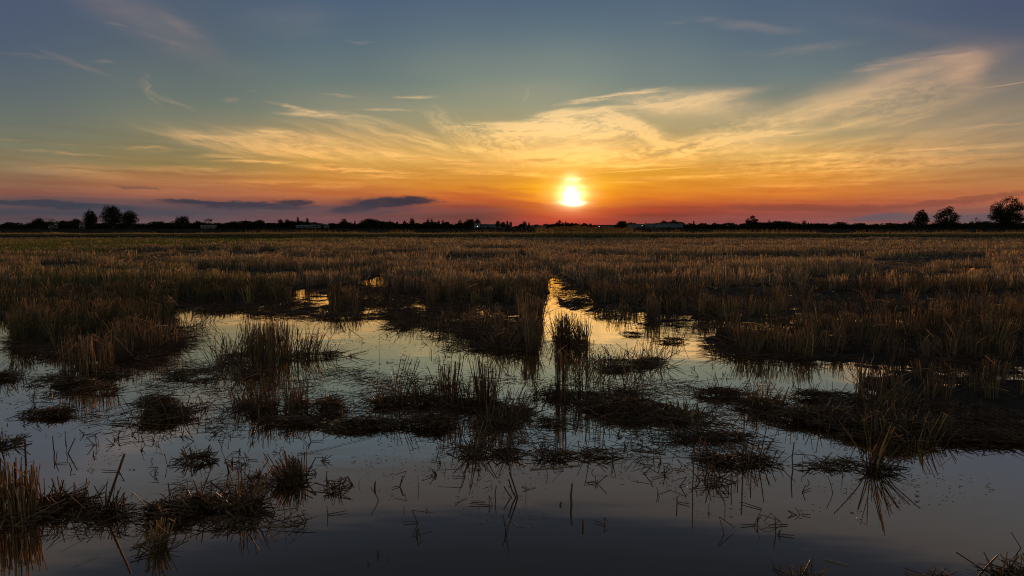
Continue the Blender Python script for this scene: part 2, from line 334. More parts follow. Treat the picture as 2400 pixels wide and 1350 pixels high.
# ---------------------------------------------------------------- plan of the field (outlines of the standing stubble on the ground)
STUB = {
 'left': [(-700,562),(560,562),(700,600),(694,650),(692,690),(682,712),(560,716),(420,712),(404,735),(440,785),(400,815),(340,838),(250,850),(130,822),(60,812),(28,800),(26,752),(-700,738)],
 'middle': [(560,562),(1000,562),(985,600),(940,640),(890,672),(895,692),(905,694),(1000,692),(1022,668),(1072,642),(1092,620),(1130,590),(1205,562),(1000,562),(960,600),(915,640),(845,668),(760,675),(694,682),(694,640),(700,600)],
 'blockA': [(560,562),(1000,562),(960,600),(915,640),(845,668),(760,676),(694,682),(690,640),(700,600)],
 'blockB': [(1000,562),(1205,562),(1130,590),(1092,620),(1072,642),(1022,668),(1000,692),(905,694),(890,672),(915,640),(960,600)],
 'blockC': [(762,702),(800,696),(845,700),(852,728),(820,738),(772,738)],
 'strip': [(1200,562),(1240,590),(1280,628),(1284,652),(1279,700),(1267,724),(1160,726),(1030,724),(1012,700),(1022,668),(1072,642),(1092,620),(1130,590)],
 'stripend': [(1225,724),(1266,724),(1263,800),(1258,828),(1238,834),(1222,800),(1212,750)],
 'right': [(1206,562),(3100,562),(3100,750),(1960,748),(1690,748),(1560,738),(1408,722),(1388,700),(1366,672),(1330,652),(1290,636),(1282,628),(1244,592)],
 'front': [(1640,792),(1700,774),(1850,768),(1960,756),(3100,752),(3100,856),(2300,858),(2100,854),(1960,850),(1860,842),(1760,838),(1680,820)],
 'corner': [(2010,910),(2040,884),(2120,876),(2250,892),(2420,890),(3100,886),(3100,966),(2420,962),(2200,966),(2060,956)],
}
del STUB['middle']
CUT = [ [(600,588),(650,586),(650,606),(605,604)], [(842,656),(906,652),(906,702),(846,700)],
        [(690,690),(762,688),(762,716),(694,716)], [(2225,629),(2315,628),(2315,636),(2225,637)] ]
LOW = [ [(1900,652),(2160,646),(2330,632),(2330,648),(2160,672),(1900,676)], [(450,636),(700,636),(700,662),(450,664)], [(1650,690),(2400,686),(3000,690),(3000,714),(1650,716)],
        [(1040,638),(1272,638),(1272,658),(1040,656)], [(1050,600),(1236,600),(1246,612),(1040,612)], [(1040,617),(1070,616),(1262,618),(1262,632),(1040,632)], [(-300,646),(380,622),(380,640),(-300,664)],
        [(-300,692),(420,668),(420,690),(-300,716)], [(700,640),(900,628),(900,644),(700,656)], [(860,596),(1000,592),(1000,603),(850,608)], [(1690,600),(2050,598),(2050,606),(1690,607)], [(1500,618),(1900,622),(1900,630),(1500,628)],
        [(90,622),(200,618),(200,636),(90,640)], [(270,614),(480,590),(480,607),(270,630)], [(530,594),(620,590),(620,606),(530,610)], [(1080,584),(1235,584),(1240,592),(1080,592)], [(1330,600),(1480,603),(1480,611),(1340,609)], [(2000,612),(2205,600),(2320,600),(2320,622),(2200,625),(2180,640),(2060,650)], [(1560,676),(1900,672),(1900,688),(1560,690)],
        [(160,598),(520,584),(520,592),(160,606)], [(1480,648),(1800,652),(1800,664),(1480,660)] ]
GREEN = [(-700,580),(0,572),(300,566),(560,563),(900,562),(900,567),(620,575),(330,589),(0,606),(-700,640)]
def inside(poly, x, y):
    r = np.zeros(len(x), bool); n = len(poly)
    for i in range(n):
        x1, y1 = poly[i]; x2, y2 = poly[(i + 1) % n]
        if y1 == y2: continue
        r ^= ((y1 > y) != (y2 > y)) & (x < (x2 - x1) * (y - y1) / (y2 - y1) + x1)
    return r
def nprj(x, y):
    dep = y * CP + H * SP; up = y * SP - H * CP; dep = np.maximum(dep, .2)
    return CX + F * x / dep, CY - F * up / dep
# smooth value noise for layout
_tab = rng.random((256, 256))
def vnoise(x, y):
    xi = np.floor(x).astype(int); yi = np.floor(y).astype(int); fx = x - xi; fy = y - yi
    fx = fx * fx * (3 - 2 * fx); fy = fy * fy * (3 - 2 * fy)
    g = lambda a, b: _tab[a % 256, b % 256]
    return (g(xi, yi) * (1 - fx) + g(xi + 1, yi) * fx) * (1 - fy) + (g(xi, yi + 1) * (1 - fx) + g(xi + 1, yi + 1) * fx) * fy
def fbm(x, y, o=4):
    s = 0; a = .5
    for k in range(o): s = s + a * vnoise(x * 2 ** k + 17 * k, y * 2 ** k + 31 * k); a *= .5
    return s / (1 - .5 ** o)
def plan(x, y, names=None, cut=True):
    px, py = nprj(x, y)
    jx = (fbm(x * 3, y * 3) - .5); amp = np.clip(900 / np.maximum(y, 1.), 6, 120)
    px = px + jx * amp * .5; py = py + (fbm(x * 3 + 50, y * 3) - .5) * np.clip(130 / np.maximum(y, 1), 1, 18)
    r = np.zeros(len(x), bool)
    for k in (names or STUB): r |= inside(STUB[k], px, py)
    if cut:
        for c in CUT: r &= ~inside(c, px, py)
    return r

# ---------------------------------------------------------------- ground, one sheet out to the horizon
ys = [-5.]
while ys[-1] < 4: ys.append(ys[-1] + .12)
while ys[-1] < 66: ys.append(ys[-1] * 1.0115)
ys += list(np.arange(67, 78, .35)) + list(np.arange(78, 120, 1.5)) + [130, 150, 180, 230, 300, 400, 520, 700, 1000, 1600, 2600, 4200]
ys = np.array(sorted(ys)); tt = np.linspace(-1, 1, 460); tt = np.sign(tt) * np.abs(tt) ** 1.25 * 1.5
gy, gt = np.meshgrid(ys, tt, indexing='ij'); gx = gt * (gy + 7)
fx, fy = gx.ravel(), gy.ravel()
st = plan(fx, fy, cut=True) & (fy > 2)
def ramp01(v, a, b): v = np.clip((v - a) / (b - a), 0, 1); return v * v * (3 - 2 * v)
def bank(x, y):       # the field's far dyke and, left of centre, a second one behind it
    w = (fbm(x * .07, y * .07) - .5)
    z = .47 * ramp01(y, 69.0 + w, 70.6 + w) * (1 - ramp01(y, 73, 76)) * (1 + .25 * w)
    z = np.maximum(z, .95 * ramp01(y, 104, 107) * (1 - ramp01(y, 111, 114)))
    return z
n = fbm(fx * 7, fy * 7, 5); n2 = fbm(fx * 1.2 + 9, fy * 1.2, 3)
gz = np.where(st, .012 + (n - .45) * .09, -.07 + (n - .5) * .05)
shore = np.zeros(len(fx), bool)
px_, py_ = nprj(fx, fy)
# wet mud just proud of the water between the blocks of stubble and beside the ruts
for poly in ([(400,712),(760,712),(760,738),(560,742),(430,728)], [(1296,692),(1400,690),(1480,735),(1640,745),(1660,772),(1500,762),(1380,738),(1310,722)], [(690,672),(760,672),(850,690),(860,700),(690,716)],
             [(1640,745),(1980,745),(1980,770),(1640,775)], [(590,585),(780,585),(792,612),(700,620),(600,614)], [(1288,650),(1340,650),(1380,700),(1312,690)], [(840,700),(1010,696),(1010,740),(930,745),(840,738)],
             [(910,735),(1030,722),(1225,724),(1240,836),(1150,815),(1060,785),(950,765)], [(2000,850),(3100,850),(3100,895),(2020,900)], [(1720,945),(2000,955),(2400,960),(3100,960),(3100,1040),(2200,1040),(1950,1000)]):
    shore |= inside(poly, px_, py_)
gz = np.where(shore & ~st & (fy > 1.5), (n - np.where((px_ > 1700) & (py_ > 780), .61, .56)) * .075 + (n2 - .5) * .04, gz)
far_ = fy > 67.5
gz = np.where(far_, np.maximum(bank(fx, fy), .0) + .03 + (n - .5) * .04, gz)
ni, nj = gy.shape; idx = np.arange(ni * nj).reshape(ni, nj)
Fq = np.stack([idx[:-1, :-1], idx[:-1, 1:], idx[1:, 1:], idx[1:, :-1]], -1).reshape(-1, 4)
g_o = mesh_from('ground', np.stack([fx, fy, gz], 1), Fq, M_mud, smooth=True)
tag(g_o, kind='structure')
wv = [(-130, -5, 0), (130, -5, 0), (130, 69.2, 0), (-130, 69.2, 0)]
tag(mesh_from('water', wv, [(0, 1, 2, 3)], M_water), kind='structure')

# ---------------------------------------------------------------- standing stubble (uncountable)
def fan_points(y0, y1, dens, tmax=1.12):
    area = tmax * ((y1 + 1.2) ** 2 - (y0 + 1.2) ** 2); N = int(area * dens)
    y = np.sqrt(rng.random(N) * ((y1 + 1.2) ** 2 - (y0 + 1.2) ** 2) + (y0 + 1.2) ** 2) - 1.2
    x = (rng.random(N) * 2 - 1) * tmax * (y + 1.2)
    return x, y
def rows_gap(x, y):     # strips where the header left the straw short, running across the view
    return fbm(x * .07 + 3 + .012 * y, np.log(np.maximum(y, 1)) * 8 + 7, 2)
def stubble(names, name, label, hgt, hscale, bands, wid, green=.08):
    b = Bunch()
    for (y0, y1, hd, per, w, segs, sides) in bands:
        x, y = fan_points(y0, y1, hd)
        k = plan(x, y, names); x, y = x[k], y[k]
        if not len(x): continue
        lpx, lpy = nprj(x, y); lpx = lpx + (fbm(x * 2, y * 2) - .5) * 40; low_ = np.zeros(len(x), bool)
        for c_ in LOW: low_ |= inside(c_, lpx, lpy)
        gp = np.where(y > 10.5, rows_gap(x, y), .6); patch = fbm(x * .9 + 5, y * .9, 3)
        hh = hgt * (.86 + .7 * (patch - .5) + .6 * (fbm(x * .25, y * .6 + 3, 2) - .5))
        hh = np.where(gp < .37, hh * .5, hh); hh = np.where(gp < .31, hh * .3, hh); hh = np.where(low_, hh * .14, hh)
        hill_t = rng.normal(.47, .18, len(x)) + (patch - .5) * .5; hill_g = (rng.random(len(x)) < green * 4 * np.clip(fbm(x * .3 + 20, y * .3, 2) - .32, 0, 1) + green * .3) * rng.uniform(.3, .85, len(x))
        hl = rng.normal(0, .10, (len(x), 2))
        i = np.repeat(np.arange(len(x)), per); N = len(i)
        r = .045 * np.sqrt(rng.random(N)) * (1 if y1 < 30 else 3); ph = rng.random(N) * 6.283
        X = x[i] + r * np.cos(ph); Y = y[i] + r * np.sin(ph)
        h = hh[i] * rng.uniform(.72, 1.08, N)
        lod = rng.random(N) < .10
        ln = .32 * r / .045 * (1 if y1 < 30 else .3)
        lx = (ln * np.cos(ph) * .6 + hl[i, 0] + rng.normal(0, .06, N)) * h; ly = (ln * np.sin(ph) * .6 + hl[i, 1] + rng.normal(0, .06, N)) * h
        lx = np.where(lod, rng.normal(0, .8, N) * h, lx); ly = np.where(lod, rng.normal(0, .5, N) * h, ly); hz = np.where(lod, h * rng.uniform(.4, .9, N), h)
        A = np.stack([X, Y, np.full(N, -.02)], 1); Bp = np.stack([X + lx, Y + ly, hz], 1)
        bend = None
        if segs == 2: bend = np.stack([-lx * .15, -ly * .15, hz * 0], 1)
        b.add(A, Bp, w * rng.uniform(.7, 1.3, N), bend, sides, hill_t[i] + rng.normal(0, .22, N), hill_g[i] * (rng.random(N) < .7), taper=.8)
        # loose straw caught on top: pale slanting leaves
        q = rng.choice(len(x), max(1, int(len(x) * (.5 if y1 < 14 else .22))))
        n_ = len(q); L = rng.uniform(.12, .32, n_) * (1 if y1 < 30 else 1.5); a_ = rng.random(n_) * 6.283; e_ = rng.normal(.1, .5, n_)
        c0 = np.stack([x[q], y[q], hh[q] * rng.uniform(.35, 1.0, n_)], 1); dv = np.stack([np.cos(a_) * np.cos(e_), np.sin(a_) * np.cos(e_), np.sin(e_)], 1) * L[:, None]
        pale = rng.random(n_) < .12
        b.add(c0 - dv / 2, c0 + dv / 2, w * np.where(pale, 1.6, 1.1), np.stack([0 * L, 0 * L, L * .08], 1), 2, np.where(pale, 1.1, rng.uniform(.3, .75, n_)), (rng.random(n_) < .15) * .5, taper=.3)
    return tag(b.build(name, M_stub), label, 'stubble', kind='stuff')
NEAR = [(5.0, 9.5, 25, 19, .0055, 2, 3), (9.5, 14, 26, 13, .0075, 2, 3), (14, 24, 26, 9, .011, 1, 2), (24, 42, 22, 4, .020, 1, 2), (42, 68.3, 16, 3, .032, 1, 2)]
stubble(['left'], 'rice_stubble', 'brown rice stubble filling the left of the field behind the water', .33, 1, NEAR, 1, .55)
stubble(['blockA', 'blockC'], 'rice_stubble', 'blocks of rice stubble between the left field and the winding wet track', .34, 1, NEAR, 1, .3)
stubble(['blockB', 'strip', 'stripend'], 'rice_stubble', 'strip of rice stubble along the left side of the golden water channel', .34, 1, NEAR, 1, .10)
stubble(['right'], 'rice_stubble', 'wide even brown rice stubble field right of the golden water channel', .34, 1, NEAR, 1, .07)
stubble(['front'], 'rice_stubble', 'ragged front row of fanned rice stubble at the water edge on the right', .33, 1, NEAR, 1, .15)
stubble(['corner'], 'rice_stubble', 'tall slanting rice stubble standing in the water at the right edge', .36, 1, NEAR, 1, .12)
# green grass strip at the left
b = Bunch()
x, y = fan_points(28, 69, 34); px, py = nprj(x, y); k = inside(GREEN, px + (fbm(x, y) - .5) * 30, py + (fbm(x * .5 + 9, y) - .5) * 5); x, y = x[k], y[k]; N = len(x)
h = .34 * rng.uniform(.6, 1.3, N) * (.6 + .9 * (fbm(x * .5, y * .5) - .2)); lx = rng.normal(0, .35, N) * h; ly = rng.normal(0, .35, N) * h
b.add(np.stack([x, y, 0 * x], 1), np.stack([x + lx, y + ly, h], 1), .045 * rng.uniform(.6, 1.5, N), np.stack([-lx * .2, -ly * .2, h * .1], 1), 2, rng.normal(.5, .25, N), 0., taper=.25)
tag(b.build('grass', M_grass), 'strip of fresh green grass slanting across the left of the field', 'grass', kind='stuff')

# ---------------------------------------------------------------- the dykes' grass and reeds
def bank_grass(name, label, cat, x0, x1, y0, y1, N, h, w, tmean, head=0., m=M_gold, onlyhead=False, gr=.15):
    x = rng.uniform(x0, x1, N); y = rng.uniform(y0, y1, N); z = bank(x, y) + .01
    k = z > .12; x, y, z = x[k], y[k], z[k]; N = len(x)
    clump_ = fbm(x * .35, y * .4, 3); hh = h * rng.uniform(.5, 1.2, N) * (.35 + 1.3 * clump_)
    lx = rng.normal(0, .22, N) * hh; ly = rng.normal(0, .22, N) * hh
    b = Bunch(); A = np.stack([x, y, z], 1); B = A + np.stack([lx, ly, hh], 1)
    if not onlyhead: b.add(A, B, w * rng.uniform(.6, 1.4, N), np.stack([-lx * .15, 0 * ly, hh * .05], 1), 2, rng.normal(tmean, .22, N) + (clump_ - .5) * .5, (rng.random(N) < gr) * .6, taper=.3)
    o = b.build(name, m)
    if head:
        hb = Bunch(); q = rng.random(N) < head * np.clip((clump_ - .35) * 4, .1, 1.4); T_ = B[q]; n_ = len(T_)
        dv = np.stack([rng.normal(0, .05, n_), rng.normal(0, .04, n_), rng.uniform(.07, .16, n_)], 1)
        hb.add(T_ - dv * .3, T_ + dv * .2, .02, None, 3, rng.uniform(.2, 1, n_), 0, taper=2.4); hb.add(T_ + dv * .2, T_ + dv, .05, None, 3, rng.uniform(.2, 1, n_), 0, taper=.15)
        hb.build('seed_heads', M_head, o)
    return tag(o, label, cat, kind='stuff')
bank_grass('bank_grass', 'dry golden grass along the crest of the dyke closing the field', 'grass', -80, 95, 70.0, 73.2, 90000, .19, .030, .6)
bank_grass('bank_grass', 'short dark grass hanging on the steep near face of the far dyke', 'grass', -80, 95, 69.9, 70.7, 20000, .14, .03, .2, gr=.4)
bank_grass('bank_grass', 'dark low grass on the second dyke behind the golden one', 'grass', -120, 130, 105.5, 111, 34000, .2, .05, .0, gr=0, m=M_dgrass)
bank_grass('reeds', 'tall reeds with glittering golden seed heads below the setting sun', 'reeds', 2.5, 12.5, 70.8, 72.8, 2400, .60, .020, .7, .9)
bank_grass('reeds', 'sparser seeding reeds on the dyke between the dark cloud and the sun', 'reeds', -28, 2.5, 70.8, 72.8, 1700, .30, .020, .6, .5)
bank_grass('reeds', 'sparser seeding reeds on the dyke right of the sun towards the big trees', 'reeds', 12.5, 60, 70.8, 72.8, 2400, .32, .022, .55, .45)
bank_grass('reeds', 'thin seeding grasses on the dyke below the left hand trees', 'reeds', -62, -28, 70.8, 72.8, 900, .24, .022, .5, .3)

# ---------------------------------------------------------------- clumps of stubble and heaps of straw standing in the water
def patch(cx, cy, rx, ry):
    X, Y = G(cx, cy); Y0 = G(cx, cy - ry)[1]; Y1 = G(cx, cy + ry)[1]
    return X, (Y0 + Y1) / 2, rx / F * math.hypot(Y, H), max(.03, (Y0 - Y1) / 2)
def disc(n, c=0.5):
    r = rng.random(n) ** c; a = rng.random(n) * 6.2832
    return r * np.cos(a), r * np.sin(a), r
def straws_in(b, X, Y, rx, ry, n, mound, Lr=(.06, .24), w=.0042, tm=.45, steep=.18, flat=0.):
    n = max(8, int(n * .56)); ry = ry * .68; rx = rx * 1.22; mound = mound * .62; w = w * 1.1
    ks = max(3, int(3 + n / 120)); cu, cv, _ = disc(ks, .8); cr = rng.uniform(.22, .55, ks); cr[0] = .6; cu[0] *= .3; cv[0] *= .3   # a heap is several smaller tangles run together
    pk = rng.choice(ks, n, p=cr / cr.sum()); u = cu[pk] * 1.0 + rng.normal(0, .50, n) * cr[pk]; v = cv[pk] * .85 + rng.normal(0, .42, n) * cr[pk]; r = np.hypot(u, v)
    k_ = r < 1.6; u, v, r = u[k_], v[k_], np.minimum(r[k_], 1.); n = len(u)
    if n == 0: return
    L = rng.uniform(*Lr, n); az_ = rng.random(n) * 6.283; e_ = np.abs(rng.normal(0, steep, n)) * np.where(rng.random(n) < .5, -1, 1)
    z = mound * np.clip(1 - r ** 1.6, 0, 1) * rng.uniform(.35, 1.12, n) + .006 + .015 * rng.random(n)
    C = np.stack([X + rx * u, Y + ry * v, z], 1); D = np.stack([np.cos(az_) * np.cos(e_), np.sin(az_) * np.cos(e_), np.sin(e_)], 1) * L[:, None] / 2
    A = C - D; B = C + D; A[:, 2] = np.maximum(A[:, 2], -.01); B[:, 2] = np.maximum(B[:, 2], -.01)
    b.add(A, B, w * rng.uniform(.5, 1.5, n), rng.normal(0, .06, (n, 3)) * L[:, None], 2 if w < .004 else 3, np.clip(rng.normal(tm, .3, n), 0, 1.05), (rng.random(n) < .10) * .6, taper=.5)
def stems_in(b, X, Y, rx, ry, n, h, lean, w=.0055, tm=.5, ldir=(0, 0), green=.12, sides=3, centre=.5):
    u, v, r = disc(n, centre); hh = h * rng.uniform(.45, 1.08, n)
    lx = (u * .5 * lean + ldir[0] + rng.normal(0, lean * .5, n)) * hh; ly = (v * .4 * lean + ldir[1] + rng.normal(0, lean * .45, n)) * hh
    A = np.stack([X + rx * u, Y + ry * v, np.full(n, -.03)], 1); hz = np.sqrt(np.maximum(hh ** 2 - lx ** 2 - ly ** 2, (.25 * hh) ** 2))
    B = A + np.stack([lx, ly, hz + .03], 1)
    b.add(A, B, w * rng.uniform(.7, 1.35, n), np.stack([-lx * .12, -ly * .12, 0 * lx], 1) + rng.normal(0, .012, (n, 3)) * hh[:, None], sides, np.clip(rng.normal(tm, .28, n), 0, 1), (rng.random(n) < green) * .7, taper=.8)
    # some are snapped over: a second length hangs from the break
    q = rng.random(n) < .22; T_ = B[q]; m_ = len(T_); L = hh[q] * rng.uniform(.2, .6, m_); a_ = rng.random(m_) * 6.283
    E = T_ + np.stack([np.cos(a_) * L, np.sin(a_) * L * .6, -L * rng.uniform(.2, 1.1, m_)], 1); E[:, 2] = np.maximum(E[:, 2], 0)
    b.add(T_, E, w * .8, None, 2, tm, 0, taper=.4)
def lump(name, X, Y, rx, ry, hgt, parent):  # mud-coloured dome added under the straw to block light coming through
    if hgt <= 0: return
    nr, na = 7, 26; V = [(0, 0, hgt * .8)]
    for i in range(1, nr + 1):
        for k in range(na):
            a_ = k / na * 6.2832; q = i / nr * (1 + .28 * (vnoise(np.array([X * 9 + math.cos(a_) * 1.7 + 40]), np.array([Y * 9 + math.sin(a_) * 1.7 + 40]))[0] - .5) * 2)
            z = hgt * .8 * (1 - (i / nr) ** 1.5) + (random.random() - .5) * hgt * .25 - (.035 if i == nr else 0)
            V.append((rx * q * math.cos(a_), ry * q * math.sin(a_), z))
    Fs = [(0, 1 + k, 1 + (k + 1) % na, 1 + (k + 1) % na) for k in range(na)]
    me = bpy.data.meshes.new(name); fs = [(0, 1 + k, 1 + (k + 1) % na) for k in range(na)]
    for i in range(nr - 1):
        for k in range(na):
            a1 = 1 + i * na + k; a2 = 1 + i * na + (k + 1) % na; fs.append((a1, a1 + na, a2 + na, a2))
    me.from_pydata(V, [], fs); me.materials.append(M_mud); me.update()
    for p_ in me.polygons: p_.use_smooth = True
    link(bpy.data.objects.new(name, me), parent)
def clump(label, cx, cy, rx, ry, n=0, h=.25, lean=.25, straw=0, mound=0., w=.0055, wild=0, ldir=(0, 0), green=.12, tm=.45, name='stubble_clump', cat='stubble clump', group='stubble clumps standing in the water', m=None, Lr=(.06, .24), sub=None):
    X, Y, a, c = patch(cx, cy, rx, ry); root = empty(name, (X, Y, 0)); tag(root, label, cat, group)
    sw = .0042
    if cy > 1040 and cx < 1900: straw = int(straw * .45); sw = .0052; mound *= .8
    if name == 'straw_heap': n = int(n * .5); wild = 0
    if n:
        b = Bunch(); stems_in(b, X, Y, a * .9, c * .9, n, h, lean, w, tm, ldir, green)
        if wild: stems_in(b, X, Y, a * 1.1, c, wild, h * 1.05, .9, w, tm)
        b.build('stems', m or M_stub, root)
    if straw:
        b = Bunch(); straws_in(b, X, Y, a * 1.08, c * 1.08, straw, mound, Lr, sw, tm)
        for (sx_, sy_, srx, sry, ns, sm) in (sub or []):
            x2, y2, a2, c2 = patch(sx_, sy_, srx, sry); straws_in(b, x2, y2, a2, c2, ns, sm, Lr, sw, tm)
        b.build('fallen_straw', m or M_wet, root)
    if mound > 0:
        if mound > .09: lump('light_block_core', X, Y, a * .45, c * .35, mound * .42, root)
        for (sx_, sy_, srx, sry, ns, sm) in (sub or []):
            x2, y2, a2, c2 = patch(sx_, sy_, srx, sry)
            before = set(bpy.data.objects)
            if sm > .09: lump('light_block_core', x2, y2, a2 * .45, c2 * .35, sm * .42, root)
            for o2 in set(bpy.data.objects) - before: o2.location = (x2 - X, y2 - Y, 0)
    return root
HEAP = dict(name='straw_heap', cat='straw heap', group='wet straw heaps lying in the water')
C_ = clump
C_('tall upright stubble clump with a skirt of fallen straw, before the left stubble block', 205, 880, 58, 16, 190, .36, .16, 420, .12, sub=[(150,905,80,22,420,.10),(235,915,45,18,160,.08)])
C_('pale bristling clump at the right end of the left stubble block', 330, 822, 80, 18, 210, .33, .35, 220, .06, wild=50)
C_('stalks fanning out over the water at the right tip of the left stubble block', 425, 775, 22, 26, 60, .26, .8, 120, .03, ldir=(.5, 0), wild=30)
C_('widest upright clump left of the middle, dense and straight stemmed on its left half', 628, 838, 52, 14, 330, .37, .12, 160, .05, tm=.62)
C_('open dark stems leaning right beside the widest upright clump', 705, 838, 48, 14, 110, .31, .4, 160, .05, ldir=(.15, 0), m=M_wet)
C_('flat fan of stalks pointing right over bright water beyond the widest upright clump', 765, 835, 38, 9, 30, .2, 1.1, 140, .04, ldir=(.8, 0), m=M_wet)
C_('loose slanting stalks on the left flank of the widest upright clump', 545, 845, 45, 22, 90, .3, .6, 260, .05, m=M_wet, wild=30)
C_('low ragged heap of dark straw left of the widest upright clump', 470, 880, 52, 14, 40, .14, .9, 380, .08, m=M_wet, **HEAP)
C_('small bush of criss-crossed straw below the widest upright clump', 590, 880, 50, 16, 70, .2, .8, 240, .05, m=M_wet)
C_('pyramid shaped heap of dark straw with its own dark reflection', 355, 972, 62, 26, 26, .17, .7, 900, .17, m=M_wet, **HEAP)
C_('brushy straw trailing right from the pyramid shaped heap', 430, 975, 55, 20, 70, .16, .9, 360, .06, m=M_wet, **HEAP)
C_('small flat raft of straw left of the pyramid shaped heap', 128, 974, 50, 9, 8, .07, .8, 380, .035, m=M_wet, **HEAP)
C_('thin tail of floating straw on the left end of the small flat raft', 72, 974, 28, 5, 0, .1, .5, 90, .015, m=M_wet, **HEAP)
C_('wiry tuft at the left frame edge level with the tall left clump', 10, 888, 32, 14, 80, .15, .9, 220, .04, m=M_wet)
C_('narrow vertical tuft in the tangle between the pyramid heap and the middle', 622, 965, 26, 15, 80, .24, .35, 240, .05, m=M_wet)
C_('low tangle left of the narrow vertical tuft, thin and see-through', 570, 955, 36, 18, 60, .17, .8, 170, .03, m=M_wet)
C_('square topped stub clump beside a rounded straw mound', 695, 962, 26, 16, 90, .20, .2, 260, .07, tm=.5)
C_('rounded straw mound right of the square topped stub clump', 760, 962, 36, 18, 30, .15, .7, 420, .10, m=M_wet, **HEAP)
C_('spread skirt of wet straw in front of the square topped stub clump', 700, 992, 70, 10, 12, .1, .9, 420, .03, m=M_wet, **HEAP)
C_('long low raft of matted straw, left of two low rafts in the middle', 852, 1000, 76, 10, 16, .09, .9, 700, .05, m=M_wet, **HEAP)
C_('low raft of matted straw under the tall dark stalks, right of two low rafts', 1012, 996, 56, 15, 16, .1, .9, 620, .07, m=M_wet, **HEAP)
C_('curl of dead straw at the left end of the row of tall dark stalks', 905, 950, 24, 10, 30, .17, .8, 240, .06, m=M_wet)
C_('three tall stalks leaning right at the left end of the middle row', 930, 948, 26, 9, 14, .36, .35, 150, .03, w=.006, m=M_wet, ldir=(.2, 0))
C_('broad base of tangled straw joining the tall dark stalks in the middle', 985, 945, 60, 16, 60, .2, .7, 520, .06, m=M_wet)
C_('upright bunch of dark stalks left of the tallest bunch in the middle row', 1052, 950, 22, 12, 60, .36, .22, 260, .05, w=.006, m=M_wet)
C_('tallest straight bunch of dark stalks in the middle of the water', 1142, 958, 26, 12, 75, .38, .16, 260, .05, w=.0065, m=M_wet)
C_('spiky straw linking the two upright bunches in the middle row', 1100, 955, 40, 14, 60, .24, .8, 340, .05, m=M_wet)
C_('ragged tuft with a long slanting straw at the right end of the middle row', 1200, 975, 34, 22, 70, .2, .8, 300, .05, m=M_wet, ldir=(.2, 0))
C_('wet tangle hanging below the tallest bunch towards the viewer', 1160, 1000, 50, 16, 40, .15, .9, 300, .02, m=M_wet)
C_('prickly little tuft, left of two on the open water below the middle row', 1112, 1062, 26, 12, 34, .20, .7, 220, .05, m=M_wet)
C_('prickly little tuft, right of two on the open water below the middle row', 1190, 1066, 24, 10, 26, .13, .8, 170, .04, m=M_wet)
C_('small pile of glinting bent straws between the two little tufts and the long ridge', 1290, 1072, 36, 9, 16, .1, .9, 220, .04, m=M_wet, **HEAP)
C_('small wet heap in the gap right of the middle row', 1285, 992, 20, 6, 8, .07, .9, 110, .03, m=M_wet, **HEAP)
C_('bushy low tuft at the back left corner of the big round heap', 1285, 928, 40, 7, 46, .13, .6, 220, .04, m=M_wet)
C_('slim sheaf of very straight stalks behind the big round heap', 1315, 940, 14, 8, 38, .42, .06, 90, .03, w=.006, m=M_wet)
C_('open group of long stalks sticking up behind the big round heap', 1375, 935, 50, 14, 50, .36, .35, 260, .05, w=.0055, m=M_wet)
C_('big round heap of straw right of the middle with a dark reflection', 1468, 968, 100, 30, 60, .20, .7, 1300, .13, m=M_wet, sub=[(1540,975,90,18,500,.07),(1400,955,50,15,240,.06)], **HEAP)
C_('leaning stalks rising from the back of the big round heap', 1460, 925, 60, 9, 22, .34, .45, 240, .04, m=M_wet, ldir=(.1, 0))
C_('green tinged tuft where the big round heap thins out on its right', 1610, 985, 36, 16, 60, .14, .7, 300, .05, green=.5)
C_('dark twisted stalk cluster alone in the golden water, leftmost of three', 1308, 796, 14, 7, 36, .30, .35, 70, .03, m=M_wet)
C_('thick dark column of stalks in the golden water, middle of three', 1322, 806, 16, 9, 130, .34, .12, 140, .05, m=M_wet)
C_('dark stalks leaning left in the golden water, rightmost of three', 1358, 812, 26, 10, 150, .34, .35, 200, .05, m=M_wet, ldir=(-.2, 0))
C_('spiny dark straw island in front of the golden water', 1440, 858, 76, 17, 110, .20, .8, 620, .06, m=M_wet)
C_('frayed right end of the spiny dark straw island', 1525, 850, 38, 18, 50, .28, .8, 200, .03, m=M_wet)
C_('dark floating bundle with comb-like stalks between the island and the front row', 1575, 800, 36, 6, 34, .22, .9, 170, .03, m=M_wet, ldir=(-.3, 0))
C_('little black lump of straw afloat behind the spiny dark island', 1480, 785, 26, 4, 6, .08, .9, 120, .025, m=M_wet, **HEAP)
C_('erect brown stub clump on the mud right of the channel', 1530, 748, 20, 7, 130, .33, .10, 60, .04)
C_('thin see-through stubs on the mud behind the golden water', 1465, 745, 45, 6, 80, .22, .5, 160, .03)
C_('sloping pile of cut straw on the right bank of the channel', 1352, 712, 40, 9, 20, .16, .9, 420, .12, m=M_wet, **HEAP)
C_('narrow erect stub clump at the left corner of the central straw field', 1010, 722, 14, 6, 110, .34, .10, 60, .03)
C_('rounded tuft of curved straw at the front of the central straw field', 1185, 815, 34, 12, 130, .26, .6, 300, .07)
C_('drooping straw fringe along the left of the central straw field', 960, 765, 46, 16, 110, .2, .9, 460, .07, m=M_wet, ldir=(-.5, 0))
C_('sagging straw mound in the middle of the central straw field', 1060, 770, 66, 18, 130, .24, .7, 620, .08, tm=.42)
C_('sparse slim stalks over wet mud left of the channel corner', 1140, 775, 60, 22, 150, .30, .25, 420, .04, tm=.5)
C_('dark straw hugging the water left of the channel corner', 1110, 815, 76, 10, 60, .14, .9, 460, .04, m=M_wet)
C_('upright stubs at the end of the left channel bank', 1245, 818, 18, 12, 130, .38, .1, 80, .04)
C_('drooping straw heap on the mud before the winding wet track', 800, 745, 66, 8, 50, .2, .9, 420, .07, m=M_wet)
